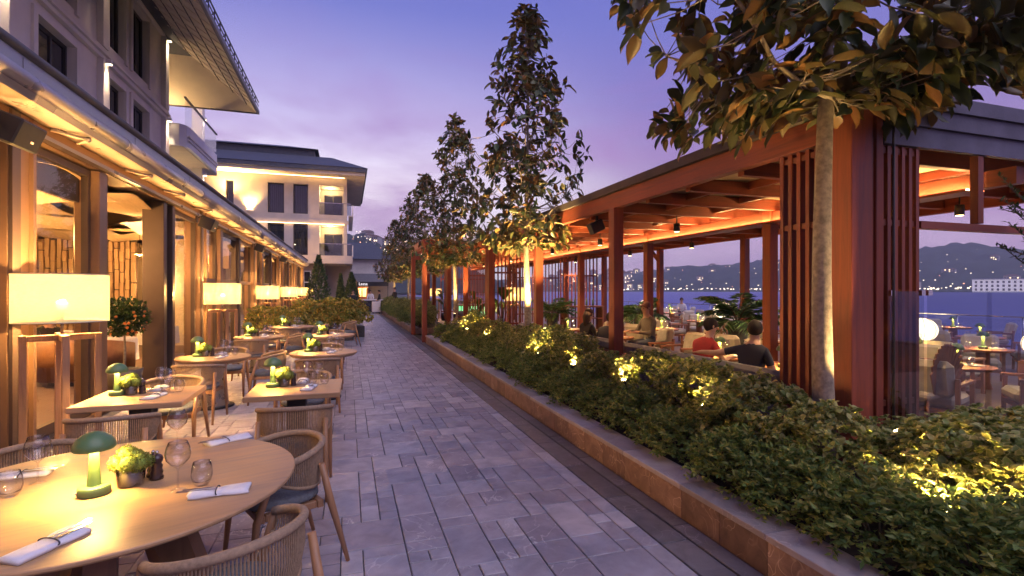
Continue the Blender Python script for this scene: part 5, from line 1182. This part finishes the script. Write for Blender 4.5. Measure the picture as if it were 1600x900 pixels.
lamp(-1.185, 2.99, z, B, 5.0); moss(-1.06, 3.07, z, B); mills(-.965, 3.13, z, B)
for x, y, q in ((-.81, 2.92, ' next to a stemless glass'), (-1.03, 3.70, ' behind the mills'), (-1.53, 3.25, ' on the facade side')): glassware('wine_glass', x, y, z, B + q, 1.04)
for x, y, q in ((-.715, 2.96, ' above a folded napkin'), (-1.56, 3.08, ' on the facade side')): glassware('tumbler', x, y, z, B + q, 1.08)
napkin(-.76, 3.775, z, 35 + 180, B, ' beside the wine glasses'); napkin(-.60, 2.82, z, 182, B, ' below the stemless glass'); napkin(-1.12, 2.43, z, 61, B, ' with its fork showing'); napkin(-1.68, 3.40, z, 5, B, ' on the facade side')
def setting(x, y, tn, r_=.3, P=3.0):
    lamp(x - .24, y + .08, z, tn, P); moss(x - .14, y + .1, z, tn); mills(x - .05, y + .12, z, tn, True)
    glassware('wine_glass', x + .08, y + .22, z, tn); glassware('wine_glass', x + .20, y + .05, z, tn); glassware('tumbler', x + .26, y + .12, z, tn); glassware('tumbler', x + .14, y + .14, z, tn)
    napkin(x + .12, y - .12, z, 80, tn); napkin(x + .02, y + .30, z, -95, tn)
setting(-1.85, 5.65, 'square facade table', P=4); setting(-.50, 5.65, 'square walkway table', P=4)
for x, y, r_, _, tn in RT: setting(x, y, tn, P=3.2)

# ================================================================== inside the restaurant
def cloth_table(x, y, r_, label):
    T = thing('dining_table', label, 'table', (x, y, .012)); m = MB(); n = 40; vs = []
    for k, (rr_, zz) in enumerate(((.001, .75), (r_, .75), (r_ + .012, .735), (r_ + .03, .45), (r_ + .04, .30))):
        for j in range(n): a = 2 * math.pi * j / n; q = rr_ + (.03 * math.sin(j * 1.57 * 2) if k >= 3 else 0); vs.append((q * math.cos(a), q * math.sin(a), zz))
    m.add(vs, [(i * n + j, i * n + (j + 1) % n, (i + 1) * n + (j + 1) % n, (i + 1) * n + j) for i in range(4) for j in range(n)], 0, True); part('tablecloth', m, 'linen', T); m = MB(); m.lathe([(.25, 0), (.05, .05), (.05, .74)], 14); part('pedestal', m, 'black', T)
cloth_table(-4.7, 12.4, .5, 'white clothed table inside the restaurant beside the curved leather booth'); cloth_table(-4.6, 8.0, .5, 'white clothed table seen through the first restaurant pane'); cloth_table(-6.6, 14.8, .5, 'white clothed table deep inside the restaurant'); cloth_table(-4.9, 16.0, .45, 'white clothed table near the plaster partition')
def booth(x, y, ang, r_, label, mt='tan_leather'):
    T = thing('curved_booth', label, 'booth', (x, y, .012), R(ang)); m = MB(); N = 24; vs = []
    for i in range(N + 1):
        a = R(-100 + 200 * i / N); c_, s_ = math.sin(a), -math.cos(a); top = .92 - .22 * abs(i / N - .5) * 2
        vs += [(c_ * r_, s_ * r_, .1), (c_ * r_, s_ * r_, top), (c_ * (r_ - .12), s_ * (r_ - .12), top - .01), (c_ * (r_ - .14), s_ * (r_ - .14), .42)]
    m.add(vs, [(i * 4 + j, (i + 1) * 4 + j, (i + 1) * 4 + (j + 1) % 4, i * 4 + (j + 1) % 4) for i in range(N) for j in range(4)], 0, True); part('backrest', m, mt, T)
    m = MB(); poly = [(math.sin(R(-100 + 200 * i / N)) * (r_ - .13), -math.cos(R(-100 + 200 * i / N)) * (r_ - .13)) for i in range(N + 1)]; m.prism(poly, .22, .44); part('seat', m, mt, T); m = MB(); m.prism([(a * .9, b * .9) for a, b in poly], 0, .215); part('plinth', m, 'black', T)
booth(-4.75, 11.7, 0, .75, 'curved tan leather booth behind the potted citrus tree'); booth(-6.6, 14.2, 0, .8, 'curved tan leather booth deep in the restaurant'); booth(-5.15, 9.6, -80, .55, 'olive upholstered tub chair by the doorway', 'olive_cloth')
# ================================================================== seating under the pergola
def lounge_parts():
    P = []; m = MB()
    for sx in (-1, 1):
        m = MB(); m.bar((sx * .3, .26, 0), (sx * .3, .24, .56), .045, .045, up=(0, 1, 0)); P.append(('leg', m, 'bar_wood')); m = MB(); m.bar((sx * .3, -.3, 0), (sx * .3, -.34, .66), .045, .045, up=(0, 1, 0)); P.append(('leg', m, 'bar_wood')); m = MB(); m.cbox(sx * .3 - .03, sx * .3 + .03, -.34, .28, .562, .60, .006); P.append(('armrest', m, 'bar_wood'))
    m = MB(); m.cbox(-.275, .275, -.27, .3, .28, .44, .05); P.append(('seat_cushion', m, 'cream_cloth'))
    m = MB(); m.cbox(-.275, .275, -.07, .07, 0, .46, .06); m.xform(Matrix.Translation((0, -.28, .42)) @ Matrix.Rotation(R(14), 4, 'X')); P.append(('back_cushion', m, 'cream_cloth'))
    m = MB(); m.box(-.28, .28, -.3, .28, .22, .27); P.append(('seat_frame', m, 'bar_wood'))
    return [(n_, q.mesh(n_, mt)) for n_, q, mt in P]
LP = lounge_parts()
def lounge(x, y, ang, label, group):
    T = thing('lounge_chair', label, 'armchair', (x, y, .03), R(ang), group)
    for n_, me in LP: ob(n_, me, T)
def low_table(x, y, label, group, r_=.4, P=2.5, glow=True):
    T = thing('pergola_table', label, 'table', (x, y, .03), 0, group); m = MB(); rtop(m, r_, .66, .70, 32); part('table_top', m, 'bar_wood', T); m = MB(); m.lathe([(.14, 0), (.1, .1), (.1, .66)], 14); part('pedestal', m, 'bar_wood', T)
    lamp(x - .08, y - .05, .73, 'pergola table' if group.startswith('tables behind') else 'seaside lounge table', P)
    glassware('wine_glass', x + .12, y + .05, .73, 'pergola tables'); glassware('tumbler', x + .05, y - .14, .73, 'pergola tables'); glassware('tumbler', x - .2, y + .1, .73, 'pergola tables')
    m = MB(); m.lathe([(.001, .006), (.07, .006), (.11, .016), (.112, .014), (.07, .001), (.001, 0)], 20); o = part('plate', m, 'white_paint'); o.location = (x + .1, y - .15, .7305); tag(o, 'white plate on a table under the pergola', 'plate', 'plates on the pergola tables')
GT = 'tables behind the banquette'
for y in (5.3, 6.5, 9.8, 12.2): low_table(5.55, y, 'timber table standing in front of the long banquette', GT)
for y in (5.1, 6.0, 7.0, 8.6, 12.2): lounge(6.35, y, 92 + pr.uniform(-8, 8), 'cream cushioned armchair facing the long banquette', 'armchairs facing the banquette')
lounge(6.4, 9.7, 90, 'cream cushioned armchair under the man in the cap', 'armchairs facing the banquette')
GS = 'cream armchairs on the seaside terrace'
seas = [(8.0, 6.3), (8.1, 8.2), (10.6, 8.6), (10.9, 11.3), (11.2, 14.2), (13.4, 11.0), (13.6, 15.5), (13.8, 19.4), (8.0, 11.6), (15.9, 14.2), (16.0, 18.6), (16.3, 23.0), (11.6, 17.6), (10.6, 5.9), (13.2, 7.4), (16.0, 9.6), (7.9, 4.7)]
for i, (x, y) in enumerate(seas):
    low_table(x, y, 'round timber table on the seaside terrace', 'tables on the seaside terrace', .42, 6)
    for a in (pr.uniform(0, 60), 120 + pr.uniform(0, 50), 250 + pr.uniform(0, 40)):
        lounge(x - .82 * math.sin(R(a)) * -1, y - .82 * math.cos(R(a)), a, 'cream cushioned armchair at a seaside terrace table', GS)
def lantern(x, y, zb, r_, label, P=35):
    T = thing('globe_lantern', label, 'lantern', (x, y, zb), 0, 'glowing lanterns on the seaside terrace'); m = MB(); m.ball((0, 0, r_), r_, 12, 0, .9); part('paper_globe', m, 'paper_globe', T); m = MB()
    for k in range(8): a = k * math.pi / 4; m.tube([(r_ * 1.01 * math.sin(q) * math.cos(a), r_ * 1.01 * math.sin(q) * math.sin(a), r_ - .91 * r_ * math.cos(q)) for q in [math.pi * i / 10 for i in range(11)]], .006, 4)
    part('wire_cage', m, 'bar_wood', T); light('lantern_light', 'POINT', (0, 0, r_), P, (1, .76, .45), T, .1)
    m = MB(); m.cbox(-.2, .2, -.2, .2, -zb + .03, -.002, .01); part('stand', m, 'bar_wood', T)
for x, y, r_ in ((12.6, 14.7, .32), (12.0, 18.5, .3), (15.0, 13.3, .3), (13.9, 21.6, .3), (10.6, 6.9, .26), (9.6, 4.6, .24), (16.2, 12.0, .26)): lantern(x, y, .72, r_, 'glowing paper lantern on a timber stand on the seaside terrace')
# round backed chairs beyond the glass
def shell(x, y, ang, label):
    T = thing('shell_chair', label, 'chair', (x, y, .03), R(ang), 'shell backed chairs beyond the glass screen'); m = MB(); N = 14
    for i in range(N):
        a = R(-70 + 140 * i / (N - 1)); m.bar((.10 * math.sin(a), -.22, .45), (.32 * math.sin(a), -.30, .55 + .52 * math.cos(a)), .05, .015, up=(0, 1, 0))
    o = part('fan_back', m, 'bar_wood', T, kind='stuff'); m = MB(); m.cbox(-.24, .24, -.24, .24, .38, .47, .03); part('seat', m, 'cream_cloth', T)
    for sx in (-.2, .2):
        for sy in (-.2, .2): m = MB(); m.tube([(sx * 1.1, sy * 1.1, 0), (sx, sy, .38)], .016, 6); part('leg', m, 'bar_wood', T)
def sun_table(x, y, label):
    T = thing('pergola_table', label, 'table', (x, y, .03), 0); m = MB(); m.cbox(-.75, .75, -.4, .4, .68, .73, .006); part('table_top', m, 'bar_wood', T)
    for sx in (-.6, .6): m = MB(); m.cbox(sx - .04, sx + .04, -.3, .3, 0, .679, .006); part('leg', m, 'bar_wood', T)
    lamp(x - .1, y, .76, 'long table beyond the glass screen', 4); moss(x + .1, y + .05, .76, 'long table beyond the glass screen')
    for k in range(3): glassware('wine_glass', x - .5 + k * .45, y + .2, .76, 'long table beyond the glass screen'); napkin(x - .45 + k * .42, y - .22, .76, 90, 'long table beyond the glass screen')
sun_table(7.3, 5.2, 'long timber table set for dinner beyond the glass wind screen'); sun_table(9.2, 6.1, 'second long timber table beyond the glass wind screen')
for x, y, a in ((6.9, 6.0, 178), (7.7, 6.05, 185), (6.9, 4.5, 2), (8.9, 6.95, 180), (9.6, 6.9, 175)): shell(x, y, a, 'shell backed timber chair at the long table beyond the glass')
# timber bar
T = thing('service_bar', 'red timber service bar with shelves before the slatted sea screens', 'bar', (8.4, 17.3, .03)); m = MB(); m.cbox(-.75, .75, -.3, .3, 1.08, 1.14, .006); part('counter', m, 'bar_wood', T)
for sx in (-.72, 0, .72): m = MB(); m.cbox(sx - .03, sx + .03, -.28, .28, 0, 1.079, .005); part('side_panel', m, 'bar_wood', T)
for zz in (.2, .65): m = MB(); m.cbox(-.685, -.035, -.26, .28, zz, zz + .03, .004); part('shelf', m, 'bar_wood', T); m = MB(); m.cbox(.035, .685, -.26, .28, zz, zz + .03, .004); part('shelf', m, 'bar_wood', T)
bt = MB(); bt.lathe([(.001, 0), (.036, 0), (.037, .18), (.014, .24), (.013, .30), (.001, .30)], 14); bt = bt.mesh('wine_bottle', 'green_enamel')
for k in range(5): tag(ob('wine_bottle', bt, None, (7.85 + k * .25, 17.3 + pr.uniform(-.1, .1), 1.171)), 'dark green bottle standing on the timber service bar', 'bottle', 'bottles on the service bar')
tag(ob('wine_bottle', bt, None, (5.42, 9.6, .731)), 'green wine bottle on the table before the man in the cap', 'bottle')
# glowing green counter beyond the portal
T = thing('display_counter', 'display counter with green lit front beyond the timber portal', 'counter', (6.3, 26.0, .03)); m = MB(); m.cbox(-.9, .9, -.3, .3, 0, .95, .01); part('body', m, 'bar_wood', T)
for k in range(12): m = MB(); m.box(-.86 + k * .145, -.75 + k * .145, -.325, -.302, .35, .9); part('lit_panel', m, 'bar_green', T)
m = MB(); m.cbox(-.95, .95, -.38, .38, .952, 1.0, .006); part('counter_top', m, 'white_paint', T)
g = np.random.default_rng(8); q = g.normal(size=(500, 3)) * np.array([.45, .12, .1]) + np.array([6.3, 26, 1.2]); vv, ff = leaves(q, g.normal(size=(500, 3)), .09, 'oval'); o = ob('flower_arrangement', npmesh('flower', vv - np.array([6.3, 26, 1.03]), ff, 'hedge_leaf'), None, (6.3, 26, 1.03)); tag(o, 'orange flower arrangement on the green lit counter', 'flowers')

# ================================================================== kiosk at the end of the walkway
T = thing('kiosk', 'dark awning kiosk with white lettering at the end of the walkway', 'kiosk', (2.0, 48, 0))
m = MB(); m.add([(-1.25, -1.2, 2.5), (1.45, -1.2, 2.5), (2.2, 2.6, 3.35), (-1.6, 2.6, 3.35)], [(0, 1, 2, 3)]); m.add([(-1.25, -1.2, 2.48), (1.45, -1.2, 2.48), (2.2, 2.6, 3.33), (-1.6, 2.6, 3.33)], [(3, 2, 1, 0)]); part('awning', m, 'parasol_cloth', T)
v_ = MB(); v_.box(-1.25, 1.45, -1.24, -1.2, 2.12, 2.5); va = part('valance', v_, 'black', T)
tx = bpy.data.curves.new('lettering', 'FONT'); tx.body = 'Lassa'; tx.size = .36; tx.extrude = .006; tx.materials.append(M['sign_letters']); to = bpy.data.objects.new('lettering_tmp', tx); COL.objects.link(to); tme = bpy.data.meshes.new_from_object(to.evaluated_get(bpy.context.evaluated_depsgraph_get())); bpy.data.objects.remove(to); to = ob('lettering', tme, va); to.location = (-1.12, -1.25, 2.2); to.rotation_euler = (R(90), 0, 0)
for sx in (-1.2, 1.4): m = MB(); m.tube([(sx, -1.18, 0), (sx, -1.18, 2.12)], .03, 8); part('post', m, 'black', T)
m = MB(); m.box(-1.6, 2.2, 2.5, 2.6, 0, 3.3); part('back_wall', m, 'brown_wall', T)
for k in range(2): m = MB(); m.box(-1.15 + k * .42, -.82 + k * .42, 1.2, 1.25, 1.15, 1.95); part('display_case', m, 'amber_glow', T)
m = MB(); m.cbox(-1.3, -.2, 1.26, 1.6, 0, 2.1, .01); part('cabinet', m, 'bar_wood', T)
light('kiosk_light', 'POINT', (-.4, .4, 2.0), 45, (1, .6, .3), T, .06)
T = thing('serving_counter', 'pale topped dark serving counter before the kiosk', 'counter', (1.95, 42.3, 0)); m = MB(); m.cbox(-.85, .85, -.3, .3, 0, .92, .01); part('body', m, 'screen_dark', T); m = MB(); m.cbox(-.95, .95, -.38, .38, .922, 1.02, .01); part('counter_top', m, 'white_paint', T)
T = thing('menu_podium', 'dark red menu podium at the end of the walkway', 'podium', (.62, 34.9, 0)); m = MB(); m.cbox(-.28, .28, -.22, .22, 0, 1.0, .01); part('body', m, 'burgundy', T); m = MB(); m.cbox(-.32, .32, -.26, .26, 1.002, 1.04, .006); m.xform(Matrix.Translation((0, 0, .0)) @ Matrix.Rotation(R(3), 4, 'X')); part('sloped_top', m, 'burgundy', T)
T = thing('white_cart', 'white boxy service cart beside the planter at the walkway end', 'cart', (2.0, 39.4, 0)); m = MB(); m.cbox(-.3, .3, -.4, .4, .12, .9, .02); part('body', m, 'white_paint', T)
for sx in (-.22, .22): m = MB(); m.tube([(sx - .02, -.3, .06), (sx + .02, -.3, .06)], .06, 10); part('wheel', m, 'black', T); m = MB(); m.tube([(sx - .02, .3, .06), (sx + .02, .3, .06)], .06, 10); part('wheel', m, 'black', T)
# pale house behind the kiosk
T = thing('garden_house', 'pale gabled house with dark roof behind the kiosk', 'house', (1.0, 62, 0)); m = MB(); m.box(-3.2, 3.4, 0, 6, 0, 5.4); part('wall', m, 'limestone', T); m = MB(); m.add([(-3.8, -.6, 5.4), (3.9, -.6, 5.4), (3.9, 6.6, 5.4), (-3.8, 6.6, 5.4), (-1.8, 3, 7.6), (1.9, 3, 7.6)], [(0, 1, 5, 4), (2, 3, 4, 5), (1, 2, 5), (3, 0, 4), (3, 2, 1, 0)]); part('roof', m, 'slate', T)
for x in (1.9, 2.6): W = MB(); W.box(x, x + .45, -.06, .02, 3.9, 5.0); W = part('window', W, 'white_paint', T); m = MB(); m.box(x + .06, x + .39, -.08, -.061, 3.96, 4.94); part('pane', m, 'sky_window', W)
# ================================================================== people
def person(label, loc, ang, J, zones, hair='hair_dark', hairstyle='short', group=None, scale=1.0):
    """J: joint positions (own coordinates, facing +Y). zones: list of (test, material) for the body surface. One continuous skinned body."""
    names = list(J); idx = {n: i for i, n in enumerate(names)}; vs = [J[n][0] for n in names]; rad = [J[n][1] for n in names]
    E = [('pelvis', 'belly'), ('belly', 'chest'), ('chest', 'neck'), ('neck', 'jaw'), ('jaw', 'skull'), ('skull', 'crown')]
    for s in 'LR': E += [('chest', 'sh' + s), ('sh' + s, 'el' + s), ('el' + s, 'wr' + s), ('wr' + s, 'palm' + s), ('pelvis', 'hip' + s), ('hip' + s, 'kn' + s), ('kn' + s, 'an' + s), ('an' + s, 'toe' + s)]
    ed = [(idx[a], idx[b]) for a, b in E]
    # nose, then five fingers from each palm
    sk = V(*J['skull'][0]); fwd = J.get('_f', ((0, 1, 0), 0))[0]
    for s in 'LR':
        p = V(*J['palm' + s][0]); w0 = V(*J['wr' + s][0]); d = (p - w0).normalized(); side = d.cross(V(0, 0, 1)); side = side.normalized() if side.length > .1 else V(1, 0, 0)
        if s == 'R': side = -side
        for k in range(5):
            if k == 0: a = p - d * .02 + side * .035; e_ = a + side * .03 + d * .03; e2 = e_ + d * .02
            else: a = p + d * .03 + side * (.036 - .017 * k); L = (.0, .034, .04, .036, .028)[k]; e_ = a + d * L; e2 = e_ + d * L * .7 + V(0, 0, -.018)
            i0 = len(vs); vs += [tuple(a), tuple(e_), tuple(e2)]; rad += [.010, .009, .007]; ed += [(idx['palm' + s], i0), (i0, i0 + 1), (i0 + 1, i0 + 2)]
    me = bpy.data.meshes.new('body_skeleton'); me.from_pydata([tuple(q) for q in vs], ed, []); o = bpy.data.objects.new('body_tmp', me); COL.objects.link(o)
    o.modifiers.new('skin', 'SKIN'); sd_ = me.skin_vertices[0].data
    for i, r_ in enumerate(rad): sd_[i].radius = r_ if isinstance(r_, tuple) else (r_, r_); sd_[i].use_root = (i == idx['pelvis'])
    ss = o.modifiers.new('sub', 'SUBSURF'); ss.levels = 2; ss.render_levels = 2
    dg = bpy.context.evaluated_depsgraph_get(); dg.update(); bm2 = bpy.data.meshes.new_from_object(o.evaluated_get(dg)); bpy.data.objects.remove(o)
    bm2.name = 'body'; bm2.materials.clear(); mats = ['skin'] + [z_[1] for z_ in zones]
    for q in mats: bm2.materials.append(M[q])
    bones = [(V(*vs[a]), V(*vs[b]), n_) for (a, b), n_ in zip(ed, [f'{a}>{b}' for a, b in E] + ['hand'] * 40)]
    for f in bm2.polygons:
        c = f.center; best = None; bd = 9
        for a, b_, n_ in bones:
            ab = b_ - a; t_ = max(0, min(1, (c - a).dot(ab) / max(1e-8, ab.length_squared))); dd = (c - a - ab * t_).length
            if dd < bd: bd = dd; best = (n_, t_)
        mi = 0
        for k, (tst, _) in enumerate(zones):
            if tst(best[0], best[1], c): mi = k + 1; break
        f.material_index = mi; f.use_smooth = True
    T = thing('person', label, 'person', loc, R(ang), group); T.scale = (scale,) * 3; ob('body', bm2, T)
    jw, cr = V(*J['jaw'][0]), V(*J['crown'][0]); f_ = V(*fwd).normalized(); up = (cr - jw).normalized(); hc = sk + up * .02; sd2 = f_.cross(up)
    h = MB(); N = 14; vsh = []
    low = -.85
    for i in range(N + 1):
        e_ = i / N; 
        for j in range(22):
            a = 2 * math.pi * j / 22; back = .5 - .5 * math.cos(a)      # a = 0 at the face
            z0 = .34 * (1 - back ** .6) + low * back ** .6; zz = z0 + (1 - z0) * e_; r_ = math.sqrt(max(0, 1 - zz * zz)); vsh.append(hc + f_ * (.112 * r_ * math.cos(a) - .012) + sd2 * (.093 * r_ * math.sin(a)) + up * (.118 * zz - .005))
    h.add(vsh, [(i * 22 + j, i * 22 + (j + 1) % 22, (i + 1) * 22 + (j + 1) % 22, (i + 1) * 22 + j) for i in range(N) for j in range(22)], 0, True)
    if hairstyle == 'long':
        h.tube([hc - f_ * .06, hc - f_ * .105 - up * .1, hc - f_ * .10 - up * .24, hc - f_ * .08 - up * .36], [.085, .085, .075, .03], 10)
    part('hair' if hairstyle != 'cap' else 'cap', h, hair, T)
    if hairstyle == 'cap': m = MB(); m.prism([(-.075, 0), (.075, 0), (.06, .08), (.0, .1), (-.06, .08)], 0, .012); mt = Matrix((( sd2.x, f_.x, up.x), (sd2.y, f_.y, up.y), (sd2.z, f_.z, up.z))).to_4x4(); m.xform(Matrix.Translation(hc + f_ * .085 + up * .045) @ mt); part('cap_brim', m, hair, T)
    for s in (-1, 1):
        m = MB(); m.ball(tuple(sk + f_ * .088 + sd2 * (s * .034) + up * .006), .011, 6); part('eye', m, 'eye_dark', T)
        m = MB(); m.ball(tuple(sk + sd2 * (s * .083) - f_ * .008 - up * .005), .024, 6, 0, 1.2, .5, .8); part('ear', m, 'skin', T)
    m = MB(); m.ball(tuple(sk + f_ * .102 - up * .018), .016, 6, 0, 1.3); part('nose', m, 'skin', T)
    return T
def seated(lean=.0, headturn=0, arms='table', sit=.47, twist=0):
    c, s = math.cos(R(headturn)), math.sin(R(headturn)); f = (-s, c, -.15); L = lean
    J = dict(pelvis=((0, 0, sit + .09), (.155, .12)), belly=((0, .01 + .25 * L, sit + .24), (.145, .11)), chest=((0, .01 + .7 * L, sit + .46 - .06 * L), (.165, .115)), neck=((0, .03 + L, sit + .63 - .15 * L), (.056, .056)),
             jaw=((-s * .02, .045 + 1.1 * L, sit + .70 - .18 * L), (.066, .07)), skull=((-s * .015, .05 + 1.15 * L, sit + .79 - .2 * L), (.078, .092)), crown=((0, .04 + 1.17 * L, sit + .865 - .2 * L), (.055, .062)))
    for q, sx in (('L', -1), ('R', 1)):
        J['sh' + q] = ((sx * .175, .0 + .7 * L, sit + .52 - .08 * L), (.062, .062))
        if arms == 'table': J['el' + q] = ((sx * .24, .13 + .6 * L, sit + .27), (.046, .046)); J['wr' + q] = ((sx * .15, .36 + .5 * L, sit + .30), (.031, .031)); J['palm' + q] = ((sx * .12, .44 + .5 * L, sit + .30), (.036, .02))
        elif arms == 'spread' and sx < 0: J['el' + q] = ((sx * .44, -.08, sit + .44), (.046, .046)); J['wr' + q] = ((sx * .68, -.05, sit + .43), (.031, .031)); J['palm' + q] = ((sx * .76, -.04, sit + .42), (.036, .022))
        else: J['el' + q] = ((sx * .25, .10, sit + .24), (.046, .046)); J['wr' + q] = ((sx * .16, .30, sit + .16), (.031, .031)); J['palm' + q] = ((sx * .13, .38, sit + .14), (.036, .022))
        J['hip' + q] = ((sx * .10, .05, sit + .07), (.095, .085)); J['kn' + q] = ((sx * .13, .45, sit + .05), (.068, .065)); J['an' + q] = ((sx * .13, .46, .09), (.042, .045)); J['toe' + q] = ((sx * .14, .60, .04), (.042, .032))
    J['_f'] = (f, 0); return J
def standing(step=.12, arms=0.1, bend=0.0, headturn=0):
    c, s = math.cos(R(headturn)), math.sin(R(headturn)); J = dict(pelvis=((0, 0, .95), (.15, .11)), belly=((0, .02 + bend * .2, 1.10), (.14, .105)), chest=((0, .02 + bend * .6, 1.33), (.165, .115)), neck=((0, .03 + bend, 1.49), (.055, .055)), jaw=((0, .05 + bend * 1.05, 1.56), (.066, .07)), skull=((0, .055 + bend * 1.1, 1.65), (.078, .092)), crown=((0, .045 + bend * 1.1, 1.725), (.055, .062)))
    for q, sx in (('L', -1), ('R', 1)):
        J['sh' + q] = ((sx * .18, .01 + bend * .6, 1.39), (.062, .062)); J['el' + q] = ((sx * .25, .02 + arms, 1.12), (.046, .046)); J['wr' + q] = ((sx * .20, .12 + arms * 1.6, .95 + arms * .5), (.031, .031)); J['palm' + q] = ((sx * .19, .17 + arms * 1.8, .89 + arms * .6), (.036, .022))
        J['hip' + q] = ((sx * .10, 0, .90), (.092, .09)); J['kn' + q] = ((sx * .11, .03 + sx * step * .5, .50), (.066, .066)); J['an' + q] = ((sx * .12, sx * step, .09), (.042, .046)); J['toe' + q] = ((sx * .13, sx * step + .14, .04), (.042, .032))
    J['_f'] = ((-s, c, 0), 0); return J
arm = lambda n: n.startswith(('shL', 'shR', 'elL', 'elR')); 
def top(short=False): return lambda n, t_, c: n in ('pelvis>belly', 'belly>chest', 'chest>shL', 'chest>shR') or (n == 'chest>neck' and t_ < .75) or n.startswith('sh') and n.endswith(('elL', 'elR')) and (not short or t_ < .62) or (not short and n.startswith('el') and t_ < .92)
def legs(n, t_, c): return n.startswith(('pelvis>hip', 'hip')) or (n.startswith('kn') and t_ < .95)
def shoes(n, t_, c): return n.startswith(('an', 'kn'))
def outfit(a, b_, short=False): return [(top(short), a), (legs, b_), (shoes, 'black_cloth')]
person('man in a dark shirt on the banquette with one arm along its back', (4.93, 5.25, .0), -75, seated(.06, 25, 'spread', .46), outfit('navy', 'jeans', True))
person('person in a red shirt leaning forward on the banquette', (4.97, 6.3, .0), -85, seated(.16, -20, 'table', .45), outfit('red_shirt', 'jeans', True))
person('long haired person in black seated at the far end of the long banquette', (4.97, 10.1, .0), -80, seated(.06, 10, 'table', .45), outfit('black_cloth', 'jeans'), 'hair_brown', 'long')
person('person in a dark blue jacket leaning on the banquette beside the long haired person', (4.96, 9.3, .0), -70, seated(.2, -10, 'lap', .42), outfit('navy', 'jeans'))
person('man in a cap and khaki jacket facing the banquette', (6.38, 9.75, .0), 92, seated(.05, 10, 'table', .48), outfit('khaki', 'jeans'), 'cap_cloth', 'cap', None, 1.08)
person('person in a white shirt seated by the water railing', (16.7, 22.6, .0), 150, seated(.08, 0, 'table', .47), outfit('white_cloth', 'jeans'), 'hair_brown', 'short')
person('person in dark clothes seated beside the white shirted one by the water', (16.0, 23.6, .0), 220, seated(.05, 0, 'table', .47), outfit('navy', 'black_cloth'))
person('diner in a black jacket behind the citrus tree inside the restaurant', (-5.5, 11.9, .012), -120, seated(.1, 0, 'table', .47), outfit('black_cloth', 'black_cloth'))
person('diner in a white shirt inside the restaurant beyond the citrus tree', (-5.1, 13.2, .012), 150, seated(.05, 0, 'table', .47), outfit('white_cloth', 'jeans'))
person('waiter in dark clothes standing behind the menu podium', (.3, 34.4, 0), 185, standing(.06, .12), outfit('black_cloth', 'black_cloth'))
person('person in a pale shirt standing behind the serving counter', (1.75, 43.2, 0), 175, standing(.03, .15, .05), outfit('white_cloth', 'black_cloth'))
person('person in a dark coat standing at the end of the serving counter', (2.35, 41.0, 0), 90, standing(.06, .05), outfit('navy', 'white_cloth'))
person('person in dark clothes standing by the far planter', (3.15, 36.5, .2), 120, standing(.04, .05), outfit('black_cloth', 'black_cloth'))

# ================================================================== the evening air
t = NT('evening_air'); t.t.nodes.remove(t.b); pv = t.n('VolumePrincipled'); pv.inputs['Color'].default_value = (.90, .93, 1.0, 1); pv.inputs['Density'].default_value = .00030; pv.inputs['Anisotropy'].default_value = 0; pv.inputs['Density Attribute'].default_value = ''; pv.inputs['Temperature Attribute'].default_value = ''; t.m.cycles.homogeneous_volume = True
t.l(pv.outputs[0], t.o.inputs['Volume']); M['evening_air'] = t.m
b = MB(); b.box(-1500, 2700, -900, 2700, -4.5, 190); hz = part('haze', b, 'evening_air'); hz['kind'] = 'stuff'
